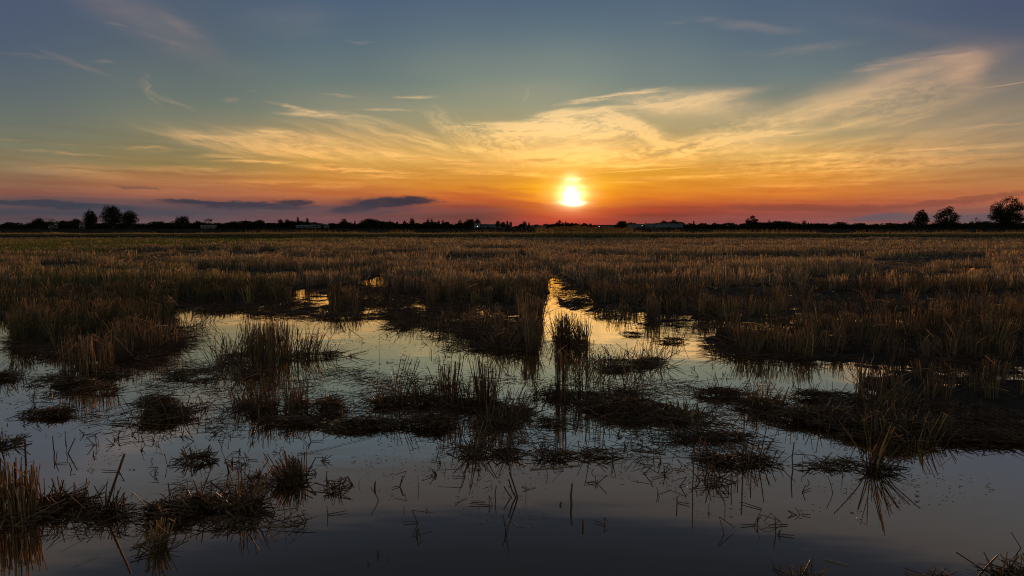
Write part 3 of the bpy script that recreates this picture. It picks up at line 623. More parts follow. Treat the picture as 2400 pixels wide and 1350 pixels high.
C_('dark straw bar lying across the pools of the winding track', 880, 742, 60, 6, 26, .12, .9, 360, .04, m=M_wet)
C_('half sunk straw between the two small bright pools', 905, 715, 34, 10, 60, .16, .9, 220, .04, m=M_wet)
C_('thin stalks standing in the bright pools of the winding track', 880, 702, 60, 16, 170, .22, .5, 120, .02, m=M_wet)
C_('low black straw bank under the far left of the open water', 560, 728, 110, 7, 50, .12, .9, 560, .05, m=M_wet)
C_('long straw spit pointing left from the right hand ridge', 1690, 928, 66, 7, 26, .20, .8, 520, .05, m=M_wet, **HEAP)
C_('thin bridge of straw between the spit and the tall right hand stubble', 1905, 932, 90, 8, 40, .16, .8, 520, .05, m=M_wet, **HEAP)
C_('dry tuft on the left shoulder of the right hand ridge', 1790, 955, 50, 14, 90, .17, .6, 420, .07)
C_('middle of the long dark straw ridge on the right', 1900, 985, 100, 22, 90, .18, .8, 1000, .10, m=M_wet, sub=[(1990,1005,80,22,500,.10)], **HEAP)
C_('high bristling end of the long straw ridge nearest the viewer', 2110, 1025, 105, 30, 170, .18, .6, 1400, .16, sub=[(2040,1010,60,24,300,.12)], tm=.42)
C_('slanting green and brown stalks behind the high end of the ridge', 2070, 965, 60, 18, 100, .24, .55, 340, .06, ldir=(.25, 0), green=.3)
C_('dark mats of straw running out of the frame at the lower right', 2320, 1030, 130, 12, 60, .09, .9, 900, .05, m=M_wet, **HEAP)
C_('sodden straw between the ridge and the tall right hand stubble', 2240, 990, 80, 14, 60, .12, .9, 560, .04, m=M_wet)
C_('fan of long clean stalks standing in open water below the ridge', 2050, 1104, 15, 6, 26, .30, .5, 60, .02, w=.0065, ldir=(.35, 0), tm=.25, sub=[(2075,1106,40,5,60,.01)])
C_('flat crossed stems left of the fan of long clean stalks', 1955, 1092, 46, 9, 14, .10, 1.1, 130, .01, m=M_wet, Lr=(.08, .22), **HEAP)
C_('star of crossed wet stalks, largest of the floating tangles on the right', 1765, 1085, 60, 14, 40, .17, .9, 320, .03, m=M_wet, Lr=(.08, .28))
C_('floating tangle at the left of the star of crossed wet stalks', 1665, 1085, 54, 14, 30, .14, 1., 260, .02, m=M_wet, Lr=(.08, .26), **HEAP)
C_('thin layered straws with a pale blade, above the star of crossed stalks', 1700, 1026, 70, 8, 12, .08, 1., 260, .02, m=M_wet, Lr=(.08, .26), **HEAP)
C_('narrow raft of flat straws just below the big round heap', 1600, 1030, 46, 10, 14, .14, .9, 150, .015, m=M_wet, Lr=(.08, .26), **HEAP)
C_('small star of broken stalks in front of the star of crossed stalks', 1665, 1132, 26, 7, 14, .10, 1., 60, .01, m=M_wet)
C_('loose raft of long pale straws right of the glinting pile', 1400, 1068, 60, 12, 10, .15, 1., 150, .015, m=M_wet, Lr=(.1, .3), **HEAP)
C_('dense reddish clump of thick cut stems at the left frame edge', 12, 1215, 22, 18, 44, .25, .12, 260, .05, w=.007, tm=.75, m=M_wet)
C_('second thick stemmed clump from the left frame edge, with the tallest stem', 58, 1218, 26, 16, 56, .26, .12, 260, .05, w=.007, tm=.75, m=M_wet)
C_('low matted tuft right of the thick stemmed clumps', 150, 1190, 60, 16, 60, .14, .8, 700, .06, m=M_wet)
C_('tuft in which a thick straight stem leans far to the right', 255, 1205, 46, 14, 30, .12, .9, 300, .03, m=M_wet)
C_('left half of the curving straw ridge near the lower left', 400, 1212, 44, 16, 36, .15, .9, 620, .06, m=M_wet, **HEAP)
C_('crest of the curving straw ridge near the lower left', 480, 1192, 56, 12, 40, .14, .9, 700, .06, m=M_wet, **HEAP)
C_('spiky right end of the curving straw ridge near the lower left', 570, 1190, 36, 16, 50, .20, .8, 420, .05, m=M_wet)
C_('thin black straws on the water before the curving ridge', 520, 1228, 60, 8, 0, .1, 1., 130, .012, m=M_wet, Lr=(.06, .18), **HEAP)
C_('upturned bundle of short stems below the curving ridge', 368, 1285, 15, 10, 36, .13, .4, 60, .03, w=.006, tm=.65)
C_('dark cone of cut stems leaning left on open water', 685, 1128, 34, 12, 90, .15, .4, 340, .06, w=.0055, m=M_wet, ldir=(-.3, 0))
C_('tiny tuft left of the dark cone of cut stems', 612, 1128, 20, 6, 14, .08, .8, 60, .02, m=M_wet)
C_('low prickly raft between the pyramid heap and the leaning cone', 462, 1080, 30, 8, 30, .09, .9, 130, .02, m=M_wet)
C_('stack of short dark stalks at the left frame edge above the thick stems', 12, 1045, 26, 14, 26, .11, 1., 90, .015, m=M_wet)
C_('little black tuft at the right of the leaning cone', 785, 1150, 15, 6, 14, .07, .8, 50, .02, m=M_wet)
C_('near tuft cut by the bottom frame edge on the right, thin stems', 1880, 1362, 46, 8, 22, .08, .8, 30, .01, w=.0035, m=M_wet)
C_('near tuft of thick leaning stems in the bottom right corner', 2385, 1362, 56, 14, 50, .11, .9, 160, .03, w=.005, ldir=(.3, 0))
C_('near small tuft at the bottom edge between the two bottom tufts', 2200, 1372, 26, 6, 7, .07, .9, 40, .02, w=.0035, m=M_wet)

# ---------------------------------------------------------------- single stalks standing in the open water
def stalk(label, bx, by, tx, ty, w=.005, green=0, m=None, tm=.35, kink=None):
    X, Y = G(bx, by); X2, _, Z2 = at(tx, ty, Y)
    b = Bunch(); A = np.array([X, Y, -.02]); B = np.array([X2, Y + rng.normal(0, .01), Z2])
    b.add([A], [B], w, [rng.normal(0, .004, 3)], 5, tm, green, taper=.75 if not green else .2)
    o = b.build('grass_blade' if green else 'cut_stalk', m or M_wet, loc=(X, Y, 0))
    return tag(o, label, 'grass blade' if green else 'stalk', 'single green blades rising from the water' if green else 'single stalks standing in the open water')
for q in [
 ('short dark stalk standing alone just left of the near V of stalks',1163,1173,1163,1140,.006), ('thick flame shaped dark stub in the near water right of centre',1340,1182,1341,1133,.011),
 ('stumpy pair partner beside the thick flame shaped stub',1315,1184,1315,1177,.012), ('lowest thick vertical stub in the near water, blunt topped',1366,1237,1366,1219,.009),
 ('hair thin upright stalk above the lone floating straws in the near centre',983,1146,979,1120,.003), ('tiny thin stub left of the stumpy little one near the bottom centre',947,1197,947,1186,.004),
 ('tiny dark tip on the near water straight below the hair thin stalk',1002,1197,999,1190,.005), ('longest leaning stem of the near V of stalks',1216,1167,1194,1107,.009),
 ('second stem of the near V, touching the longest one',1214,1165,1192,1120,.008), ('short outer stem of the near V leaning furthest left',1208,1165,1181,1138,.007),
 ('bent thin stem leaning left at the near water, left of centre',891,1173,870,1140,.005), ('small dark spike almost at the bottom edge, upper of three',888,1298,887,1286,.007),
 ('small dark spike almost at the bottom edge, leaning left',873,1323,861,1315,.006), ('needle thin stem almost at the bottom edge beside the leaning spike',909,1318,908,1307,.0025),
 ('thin straight stem crossing a glinting straw in the near centre',1234,1160,1233,1131,.003), ('short leaning stem under the long glinting floating straw',1285,1117,1279,1098,.004),
 ('short stem leaning right, right of the long glinting floating straw',1388,1109,1393,1099,.005), ('left stem of a small pair far right of the flame shaped stub',1541,1155,1536,1137,.004),
 ('right stem of a small pair far right of the flame shaped stub',1545,1166,1543,1155,.004), ('tall lone stem rising left of the star of crossed stalks',1623,1145,1626,1050,.006),
 ('tallest thick stem in the star of crossed stalks',1742,1090,1745,970,.009), ('reddish stem leaning right in the star of crossed stalks',1775,1090,1796,1001,.007),
 ('ragged thick stem right of the star of crossed stalks',1859,1100,1859,1035,.008), ('thin stem right of the ragged thick stem',1881,1100,1880,1070,.003),
 ('lone leaning thin stem in open water left of the long stalk fan',1954,1156,1943,1117,.004), ('small leaning stub, left of two below the star of crossed stalks',1656,1200,1662,1185,.004),
 ('small upright stub, right of two below the star of crossed stalks',1698,1198,1698,1178,.004), ('slanting stem in the small star of broken stalks',1713,1148,1717,1112,.006),
 ('very thick straight stem leaning far right over the lower left tuft',241,1203,295,1062,.013), ('stubby vertical stalk near the left edge on open water',128,1058,129,1020,.007),
 ('stem leaning right near the left edge, longer of two',155,1062,181,1024,.007), ('thin stem leaning right near the left edge, shorter of two',150,1060,160,1035,.004),
 ('thin stem leaning right out of the curving ridge',468,1160,493,1098,.006), ('long thin stem tilted right below the narrow vertical tuft',515,1052,537,970,.004),
 ('short vertical stem on open water between the pyramid heap and the cone',562,1083,561,1057,.005), ('long stem leaning left from the water right of the curving ridge',648,1203,617,1143,.006),
 ('stem rising steeply from the middle of the curving ridge',410,1183,393,1133,.007), ('tall thin stem alone on the pale water left of the middle row',888,817,888,767,.004),
 ('long stem slanting up right from the right end of the middle row',1210,935,1245,872,.007), ('thick tallest stem of the second thick stemmed clump',60,1140,55,1030,.011),
 ('stem leaning far left across the near water by the corner tuft',2400,1285,2371,1248,.004), ('thick stem leaning right in the bottom right corner',2285,1350,2340,1303,.008),
 ('thin stem leaning right at the bottom, right of the near thin tuft',1895,1330,1906,1309,.004), ('thin stem curving left at the bottom by the near thin tuft',1842,1348,1824,1313,.003),
 ('solitary stem with a knob standing in pale water near the centre',972,880,972,852,.004)]:
    stalk(q[0], *q[1:])
for q in [('bright green blade at the left of the leaning cone of cut stems',718,1110,718,1037,.006),('green blade beside the thick leaning stem at the lower left',248,1165,255,1118,.006),
 ('small green blade in the near water left of centre',843,1137,846,1121,.005),('tiny green blade in the near water left of the short dark stalk',1153,1137,1153,1120,.005),('green blade right of the curving ridge, thin and tall',667,1215,668,1130,.003)]:
    stalk(q[0], *q[1:], 1.0, M_grass, .6)

# ---------------------------------------------------------------- long straws afloat
def afloat(label, x1, y1, x2, y2, w=.007, tm=.7):
    A = np.array([*G(x1, y1), .004]); B = np.array([*G(x2, y2), .004]); c = (A + B) / 2
    b = Bunch(); b.add([A], [B], w * .62, [rng.normal(0, .004, 3) * (1, 1, 0)], 4, tm, 0, taper=.8)
    tag(b.build('floating_straw', M_float, loc=(c[0], c[1], 0)), label, 'straw', 'long straws floating on the water')
for q in [('longest glinting straw afloat on the near water right of centre',1243,1101,1360,1091,.012,.9),('pale straw afloat lying level, right of two near the short dark stalk',1105,1176,1138,1177,.009),
 ('pale straw afloat lying aslant, left of two near the short dark stalk',1066,1184,1095,1167,.007),('thin pale straw running to the left of the two prickly tufts',1027,1063,1065,1034,.006),
 ('short pale straw meeting the thin one left of the prickly tufts',1062,1033,1082,1044,.006),('straw afloat below the left low raft, long and thin',800,1042,870,1027,.004),
 ('straw afloat right of the left low raft, thin',905,1023,938,1032,.004),('pair of pale straws crossing near the leaning cone, upper one',700,1066,800,1044,.006),
 ('pale straw afloat reaching left from the leaning cone',695,1065,760,1065,.004),('thick pale straw afloat right of the curving ridge',605,1234,715,1227,.010),
 ('short straw afloat in front of the near V of stalks, shiny',1227,1151,1256,1142,.008,1.),('bright orange glinting straw by the near V of stalks',1223,1140,1240,1147,.010,1.),
 ('faint thin straw afloat left of the star of crossed stalks',1400,1114,1444,1119,.004),('pale split leaf afloat near the bottom right of centre',1932,1312,1986,1326,.008),
 ('straw afloat below the long stalk fan, faint',2122,1133,2158,1142,.004),('pale vertical leaf afloat left of the long stalk fan',1974,1096,1976,1118,.010,1.),
 ('thin straw afloat at the bottom left, slanting up right',170,1330,232,1304,.003),('thin straw across the water under the pyramid heap',420,1068,470,1070,.006),
 ('straw afloat at the right of the long ridge, curved',1870,1055,1895,1073,.005),('thick dark straw afloat in the raft right of the glinting pile',1480,1054,1560,1064,.011,.2),
 ('dark straw afloat at the edge of the small flat raft',10,984,75,967,.005,.3),('long dark straw over the pale water right of the widest clump',812,765,852,795,.008,.1)]:
    afloat(*q)

# ---------------------------------------------------------------- small broken stalks (check marks and stars) scattered on the water
def broken(x, y):
    b = Bunch(); X, Y = G(x, y); k = rng.integers(1, 4); lean = rng.normal(0, .7)
    for _ in range(k):
        h = rng.uniform(.02, .095) * rng.uniform(.5, 1); a_ = lean + rng.normal(0, .25); A = np.array([X + rng.normal(0, .003), Y + rng.normal(0, .003), -.01]); B = A + (math.sin(a_) * h, rng.normal(0, .3) * h, math.cos(a_) * h + .01)
        b.add([A], [B], rng.uniform(.003, .007), None, 3, .3, 0, taper=.8)
        if rng.random() < .45: b.add([B], [B + (rng.normal(0, .05), rng.normal(0, .02), -abs(rng.normal(0, .04)))], .004, None, 3, .3, 0)
    if rng.random() < .6:
        a_ = rng.normal(0, .5) + (math.pi if rng.random() < .5 else 0); L = rng.uniform(.02, .10); c = np.array([X, Y, .004]); b.add([c], [c + (math.cos(a_) * L, math.sin(a_) * L, .003)], .005, None, 3, .4, 0)
    return b.build('broken_stalk', M_wet, loc=(X, Y, 0))
for (lab, grp, x0, x1, y0, y1, n) in [
  ('little black broken stalks poking up from the pale water in the middle', 'broken stalks in the pale middle water', 800, 1250, 775, 915, 56),
  ('little black broken stalks poking up between the pyramid heap and the curving ridge', 'broken stalks in the left water', 120, 760, 1015, 1115, 52),
  ('little black broken stalks poking up near the left frame edge', 'broken stalks near the left edge', 0, 160, 905, 1000, 16),
  ('little black broken stalks poking up around the prickly tufts', 'broken stalks right of centre', 1010, 1700, 1000, 1120, 50),
  ('small dark specks of stalk far apart on the near water', 'specks on the near water', 560, 1900, 1120, 1260, 30),
  ('little black broken stalks right of the golden water', 'broken stalks by the golden water', 1560, 1860, 860, 910, 18)]:
    for _ in range(n):
        tag(broken(rng.uniform(x0, x1), rng.uniform(y0, y1)), lab, 'broken stalk', grp)
# uncountable chaff and litter on the water and on the mud
def litter(label, poly, n, L=(.015, .05), w=.004, m=M_wet, zj=.02):
    xs = [p_[0] for p_ in poly]; yy = [p_[1] for p_ in poly]
    corners = [G(a_, c_) for a_ in (min(xs), max(xs)) for c_ in (min(yy), max(yy))]
    x0, x1 = min(c_[0] for c_ in corners), max(c_[0] for c_ in corners); y0, y1 = min(c_[1] for c_ in corners), max(c_[1] for c_ in corners)
    x = rng.uniform(x0, x1, n * 3); y = rng.uniform(y0, y1, n * 3); px, py = nprj(x, y); k = inside(poly, px, py); x, y = x[k][:n], y[k][:n]; k = fbm(x * 2.2, y * 2.2, 3) > .44; x, y = x[k], y[k]
    N = len(x); ll = rng.uniform(*L, N); a_ = rng.random(N) * 6.283; e_ = np.abs(rng.normal(0, .12, N)); A = np.stack([x, y, rng.uniform(.002, zj, N)], 1)
    b = Bunch(); b.add(A, A + np.stack([np.cos(a_) * ll, np.sin(a_) * ll, e_ * ll], 1), w * rng.uniform(.6, 1.5, N), None, 3, rng.uniform(.1, .7, N), 0, taper=.6)
    return tag(b.build('straw_litter', m), label, 'straw litter', kind='stuff')
litter('fine chaff floating on the pale water left of the middle', [(0,850),(420,850),(800,770),(1280,830),(1280,1000),(800,1000),(0,1010)], 900)
litter('fine chaff floating on the water in front of the heaps', [(0,1010),(2000,1060),(2400,1150),(1900,1230),(0,1240)], 1300, L=(.006, .02), m=M_float)
litter('fallen straw on the mud of the central straw field', [(905,735),(1030,722),(1225,724),(1250,836),(1150,820),(1060,790),(940,770)], 9000, L=(.06, .25), w=.0045, zj=.10)
litter('fallen straw on the mud right of the golden channel', [(1290,660),(1350,660),(1410,722),(1560,738),(1690,750),(1980,750),(1980,775),(1640,785),(1480,760),(1310,722)], 6000, L=(.06, .25), w=.0045, zj=.09)
litter('fallen straw along the black mud under the left stubble', [(400,712),(760,706),(860,735),(760,748),(560,742),(430,728)], 3500, L=(.06, .25), w=.0045, zj=.05)
litter('fallen straw beneath the right hand front row', [(1640,800),(3100,840),(3100,880),(2300,872),(1900,852),(1660,835)], 6000, L=(.06, .25), w=.0045, zj=.06)
litter('fallen straw before the tall slanting right hand stubble', [(1900,940),(2050,950),(3100,960),(3100,1035),(2250,1045),(2000,1000)], 6000, L=(.05, .2), w=.0042, zj=.05)
litter('fallen straw around the pools of the winding track', [(760,676),(905,672),(1020,690),(1030,725),(905,740),(850,735)], 5500, L=(.06, .25), w=.005, zj=.05)
litter('fallen straw at the foot of the left stubble block', [(20,790),(130,815),(340,830),(440,785),(460,800),(350,855),(130,845),(20,815)], 3000, L=(.06, .25), w=.0045, zj=.06)

litter('scattered straw between the pyramid heap and the widest upright clump', [(380,840),(860,860),(860,1020),(240,1010),(60,930)], 2400, L=(.04, .18), w=.0036, zj=.03)
litter('scattered straw in the water between the middle row and the round heap', [(860,880),(1800,900),(1900,1010),(1700,1110),(1050,1040),(860,1000)], 3200, L=(.04, .20), w=.0036, zj=.03)
litter('scattered straw on the water around the curving ridge', [(60,1140),(700,1130),(720,1240),(60,1260)], 700, L=(.03, .12), w=.0030, zj=.02)

# ---------------------------------------------------------------- trees
M_leaf = straw_mat('leaves', [(0, (.010, .014, .008)), (.5, (.030, .038, .016)), (1, (.055, .060, .024))], trans=.15)
m, t, o = newmat('bark'); M_bark = m
pb = t.new('ShaderNodeBsdfPrincipled'); pb.inputs['Roughness'].default_value = .9
geo = t.new('ShaderNodeNewGeometry'); t.l.new(t.ramp(t.noise(geo.outputs['Position'], 6, 4).outputs['Fac'], [(.3, (.02, .014, .010)), (.7, (.06, .045, .035))]), pb.inputs['Base Color']); t.l.new(pb.outputs[0], o.inputs[0])

def leaves(b, C, size, tint=None, flat=.0):
    """leaf clusters: small bent two-faced cards turned every way"""
    N = len(C); D = rng.normal(size=(N, 3)); D[:, 2] *= (1 - flat); D /= np.linalg.norm(D, axis=1, keepdims=True); L = size * rng.uniform(.6, 1.4, N)[:, None]
    b.add(C - D * L / 2, C + D * L / 2, size * rng.uniform(.45, .9, N), rng.normal(0, .15, (N, 3)) * L, 2, rng.normal(.5, .25, N) if tint is None else tint, 0, taper=.5)
LOBES = {  # x, y, z in crown half widths / heights (0 bottom .. 1 top), radius x, radius z
 'round': [(0,0,.5,.9,.52),(-.4,.2,.45,.55,.32),(.4,-.2,.5,.55,.34),(0,0,.75,.6,.26)],
 'dome':  [(0,0,.48,.92,.50),(-.35,.1,.55,.6,.32),(.3,-.1,.62,.55,.34),(0,.1,.75,.45,.24),(.6,0,.3,.4,.28),(-.65,0,.3,.38,.26)],
 'multi': [(-.25,0,.72,.48,.28),(.1,.1,.62,.55,.32),(-.55,0,.48,.42,.26),(.5,0,.45,.5,.28),(0,0,.28,.75,.26),(.25,-.2,.8,.3,.18)],
 'cypress': [(0,0,.25,.8,.25),(0,0,.5,1.,.32),(0,0,.75,.75,.26)],
 'cone': [(0,0,.15,1.,.16),(0,0,.38,.72,.18),(0,0,.6,.45,.18),(0,0,.82,.22,.20)],
 'spread': [(0,0,.45,.7,.36),(-.55,0,.32,.42,.14),(.55,.1,.34,.42,.14),(-.5,.1,.55,.36,.10),(.5,0,.55,.36,.10),(-.2,0,.72,.42,.18),(.12,0,.84,.3,.16),(0,0,.6,.6,.2),(.75,0,.22,.26,.08),(-.75,0,.2,.26,.08),(0,0,.2,.8,.16)],
 'loose': [(-.1,0,.45,.5,.30),(.4,0,.6,.45,.24),(-.5,0,.6,.36,.22),(.05,0,.85,.4,.14),(.6,.1,.35,.4,.16),(-.62,0,.38,.34,.12),(0,.1,.18,.6,.12)],
 'umbrella': [(0,0,.85,.9,.14),(-.4,0,.72,.5,.14),(.45,0,.75,.45,.14)],
 'bare': [(0,0,.55,.95,.42)],
 'two': [(-.5,0,.72,.45,.26),(.5,0,.72,.45,.26),(0,0,.3,.6,.26)],
 'fan': [(0,0,.3,.7,.3),(-.55,0,.6,.3,.24),(.05,0,.75,.22,.28),(.55,0,.6,.3,.26),(-.8,0,.4,.22,.18),(.85,0,.42,.2,.18)],
}
def tree(label, px, top, hw, kind, D, dens=1., base=539, trunkf=.12, name='tree', leafpx=2.0, cat='tree', group='trees along the horizon'):
    X, Y, Z = at(px, top, D); gz_ = max(0., float(bank(np.array([X]), np.array([Y]))[0])); Hh = Z - gz_; W = hw / F * D
    root = empty(name, (X, Y, gz_)); tag(root, label, cat, group)
    z0 = Hh * (trunkf if kind not in ('cypress', 'cone') else .06); ch = Hh - z0; b = Bunch(); s = D / F * leafpx
    tops = []
    for (lx, ly, lz, lr, lzr) in LOBES[kind]:
        c = np.array([X + lx * W, Y + ly * W, gz_ + z0 + lz * ch]); tops.append((c, lr * W))
        n = max(60, int(dens * 10 * (lr * W) * (lzr * ch) / s ** 2)); d3 = rng.normal(size=(n, 3)); d3 /= np.linalg.norm(d3, axis=1, keepdims=True)
        r = rng.random(n) ** (.45 if kind != 'bare' else .6); r = r * (1 + .22 * (vnoise(d3[:, 0] * 3 + X, d3[:, 2] * 3 + d3[:, 1] * 2 + Y) - .5) * 2)
        P = c + d3 * r[:, None] * np.array([lr * W, lr * W * .9, lzr * ch]); P = P[P[:, 2] > gz_ + .1]
        if kind in ('spread', 'loose', 'fan', 'bare', 'umbrella'): q = fbm(P[:, 0] / W * 3.1 + 7, P[:, 2] / W * 4.5 + P[:, 1] / W, 3) > .36; P = P[q]
        leaves(b, P, s, flat=.6 if kind in ('spread', 'umbrella') else 0)
    b.build('crown', M_leaf, root)
    tb = Bunch(); rt = max(W * .09, .08); foot = np.array([X, Y, gz_ - .2]); fork = np.array([X + rng.normal(0, .05) * W, Y, gz_ + z0 * 1.0 + ch * .08])
    tb.add([foot], [fork], rt * 2, [rng.normal(0, rt * .3, 3)], 7, .5, 0, taper=.7)
    for c, lr in tops:
        for _ in range(3 if kind not in ('cypress', 'cone') else 1):
            e = c + rng.normal(0, .35, 3) * lr * (1, 1, .6); mid = (e - fork) * .5 + rng.normal(0, .08, 3) * W
            tb.add([fork], [fork + mid], rt * .9, None, 5, .5, 0, taper=.65); tb.add([fork + mid], [e], rt * .55, None, 4, .5, 0, taper=.3)
    tb.build('trunk', M_bark, root)
    return root
for q in [
 ('low round bush-like tree at the left end of the horizon',18,520,15,'dome',420), ('flat domed tree left of the fuzzy bare one',90,510,16,'dome',400), ('fuzzy half bare tree between two dark domes at the left',119,508,15,'bare',420,.35),
 ('small dark tree just right of the fuzzy bare one',146,516,11,'round',420), ('domed tree beside the pale gable on the left',178,511,15,'dome',400), ('dense round tree left of the largest left hand tree',211,494,19,'round',260,1.6),
 ('largest many-lobed tree on the left of the horizon',262,480,30,'multi',260,1.5), ('rounded tree leaning against the largest left hand tree',302,494,22,'round',265,1.4), ('bushy low tree right of the large left group',375,518,14,'dome',420),
 ('broad domed tree with a hole of sky in its crown',427,505,20,'dome',400,1.1), ('low tree between the holed dome and the umbrella tree',463,517,11,'round',430), ('flat topped umbrella shaped tree above a pale roof',488,512,11,'umbrella',420),
 ('low round tree right of the umbrella shaped tree',545,519,13,'dome',450), ('small tree in the row left of the dark half dome',575,517,9,'round',450), ('dark half dome tree left of the two cypresses',608,515,15,'dome',430,1.2),
 ('small pointed tree left of the two cypresses, first of two',657,513,8,'round',450), ('small pointed tree left of the two cypresses, second of two',673,513,8,'round',450), ('taller left cypress of the pair',698,507,4,'cypress',450,1.6), ('shorter right cypress of the pair',720,510,4,'cypress',450,1.6),
 ('tall domed tree below the left tip of the long dark cloud',806,512,10,'round',430), ('little conifer between two domed trees left of centre',832,517,3.5,'cone',450), ('widest low dome of trees under the long dark cloud',866,511,25,'dome',420,1.2),
 ('lower dome right of the widest one',913,518,13,'dome',430), ('tiny lone treetop right of the domes',931,519,3,'round',450), ('small wispy tree, left of the leaning pair near centre',948,517,5,'loose',430), ('roundish tree with loose foliage near the centre left',966,511,8,'round',430),
 ('two headed tree near the centre left',1007,511,8,'two',430), ('slim tree right of the two headed one, first of three',1028,517,4,'round',440), ('slim tree right of the two headed one, second of three',1038,516,5,'cypress',440), ('slim tree right of the two headed one, third of three',1050,519,4,'round',440),
 ('narrow tree before the white tanks',1078,514,6,'loose',430), ('dark broad dome beside the white tanks',1102,512,14,'dome',430,1.3), ('rounded tree touching the white tanks from behind',1119,512,8,'round',440,1.3),
 ('domed tree, left of three behind the low shed',1167,517,7,'round',560), ('squat tree, middle of three behind the low shed',1179,520,6,'dome',560), ('pointed tree, right of three behind the low shed',1189,517,5.5,'cone',560),
 ('small tree left of the square topped tree by the sun',1221,524,5,'dome',560), ('square topped tree left of the sun',1229,518,5.5,'round',560), ('small pointed tree right of the square topped tree',1240,521,5,'cone',560),
 ('low reddish round tree below the sun to the left',1293,525,8,'dome',520), ('spiky tree directly left below the sun, tallest there',1311,516,9,'loose',520,1.6), ('pointed tree right below the sun',1326,519,6,'cone',520), ('low roundish tree under the sun',1340,522,6,'dome',520), ('little tree right of the sun on the roofline',1357,523,4,'cone',520),
 ('tiny round tree on the roofline right of the sun',1384,524,4,'round',520), ('dark dome tree left of the long pale warehouse',1458,517,13,'dome',470,1.4), ('rounded tree rising behind the warehouse, left one',1556,516,8,'dome',640), ('square shouldered tree rising behind the warehouse, right one',1580,515,9,'round',640,1.3),
 ('small thin spire tree right of the warehouse',1626,517,4,'cone',520), ('low bush at the left foot of the wood on the right',1675,522,10,'dome',500),
 ('spiky round tree standing alone right of the warehouse',1763,505,18,'loose',170,2.2), ('thin twiggy tree right of the lone spiky tree',1802,514,6,'fan',180), ('bushy crown right of the thin twiggy tree',1820,518,13,'dome',180), ('straggly bush with two twigs sticking up',1852,521,9,'fan',180),
 ('small oval dark tree on the flat skyline at the right',1885,516,6,'cypress',430,1.6), ('tiny thin tree right of the small oval tree, first of two',1895,522,2.5,'cypress',430), ('tiny thin tree right of the small oval tree, second of two',1901,522,2.5,'cypress',430),
 ('small round treetop above the far wood on the right',2022,523,5,'round',480), ('low dome treetop above the far wood on the right',2053,524,9,'dome',480), ('thin lonely treetop left of the three big right hand trees',2121,522,5,'loose',440),
 ('small dark bush at the foot of the leftmost big right hand tree',2134,517,9,'dome',150), ('dense upright tree, leftmost of the three big right hand trees',2160,492,18,'round',150,1.5), ('wide spreading tree with layered branches, middle of the three big ones',2222,482,36,'spread',140,1.3),
 ('frond topped bush between the middle and the largest right hand tree',2288,510,17,'fan',140,1.3), ('pale distant dome of trees behind the frond topped bush',2312,517,16,'dome',400), ('largest loose crowned tree at the right frame edge',2366,461,48,'loose',130,2.3)]:
    lab, px, top, hw, kind, D = q[:6]; tree(lab, px, top, hw, kind, D, *(q[6:] or (1.,)))
# the dark line of far woods and hedges
def treeline(label, prof, D, depth=14, lp=2.0):
    prof = [(p_[0], p_[1] + (2.5 if D < 470 and D > 200 else 0)) for p_ in prof]
    b = Bunch(); s = D / F * lp
    xs = np.array([at(p_[0], p_[1], D)[0] for p_ in prof]); hs = np.array([at(p_[0], p_[1], D)[2] for p_ in prof])
    n = int((xs[-1] - xs[0]) * hs.mean() / s ** 2 * 11); x = rng.uniform(xs[0], xs[-1], n); h = np.interp(x, xs, hs) + (fbm(x / s / 7, x * 0 + D, 3) - .5) * s * 5.5 + (fbm(x / s / 2, x * 0 + D, 2) - .5) * s * 1.6
    z = h * rng.random(n) ** .7; y = D + rng.uniform(-.5, .5, n) * depth
    leaves(b, np.stack([x, y, z], 1), s * 1.25)
    o = b.build('woods', M_leaf); tag(o, label, 'woods', kind='stuff')
    # uneven solid ridge added inside the foliage to block the sky behind
    k = 120; xx = np.linspace(xs[0], xs[-1], k); hh = np.maximum(np.interp(xx, xs, hs) - s * 1.7 + (fbm(xx / s / 5, xx * 0, 3) - .5) * s * 2, .5); V = []; fs = []
    for i in range(k): V += [(xx[i], D - depth * .35, -.2), (xx[i], D - depth * .2, hh[i]), (xx[i], D + depth * .2, hh[i]), (xx[i], D + depth * .35, -.2)]
    for i in range(k - 1):
        for j in range(3): fs.append((i * 4 + j, i * 4 + j + 1, i * 4 + j + 5, i * 4 + j + 4))
    fs += [(0, 1, 2, 3)[::-1], tuple((k - 1) * 4 + j for j in range(4))]
    mesh_from('sky_block_core', V, fs, M_leaf, {'tint': np.full(len(V), .1), 'green': np.zeros(len(V))}, o)
treeline('low dark woods along the left part of the horizon', [(-700,524),(-300,520),(0,524),(20,522),(55,526),(80,519),(130,520),(165,519),(200,522),(330,521),(350,523),(380,519),(410,521),(470,520),(520,522),(560,520),(600,519),(640,520),(690,517),(730,520),(770,522)], 455)
treeline('dark woods left of the white tanks, under the long dark cloud', [(772,521),(800,519),(835,523),(860,517),(905,518),(930,523),(960,521),(1000,520),(1060,521),(1090,519),(1125,524)], 460)
treeline('thin dark hedge line beneath the setting sun', [(1126,529),(1200,530),(1300,528),(1330,524),(1360,527),(1420,527),(1500,525),(1600,523),(1620,527),(1660,525)], 650)
treeline('dark hedges between the warehouse and the lone spiky tree', [(1655,527),(1680,523),(1720,526),(1760,525),(1800,523),(1840,521),(1870,528)], 480)
treeline('flat topped far wood on the right of the horizon', [(1868,528),(1905,527),(1930,525),(1960,524),(2000,525),(2050,528),(2100,526),(2140,528),(2300,526),(2420,527),(2900,524)], 520)
treeline('dark scrub at the foot of the big right hand trees', [(2125,531),(2150,526),(2200,524),(2260,528),(2300,522),(2340,526),(2400,524),(2900,528)], 165, 5)
treeline('low scrub under the lone spiky tree', [(1728,530),(1745,524),(1775,522),(1800,524),(1830,521),(1870,527),(1900,532)], 185, 4)

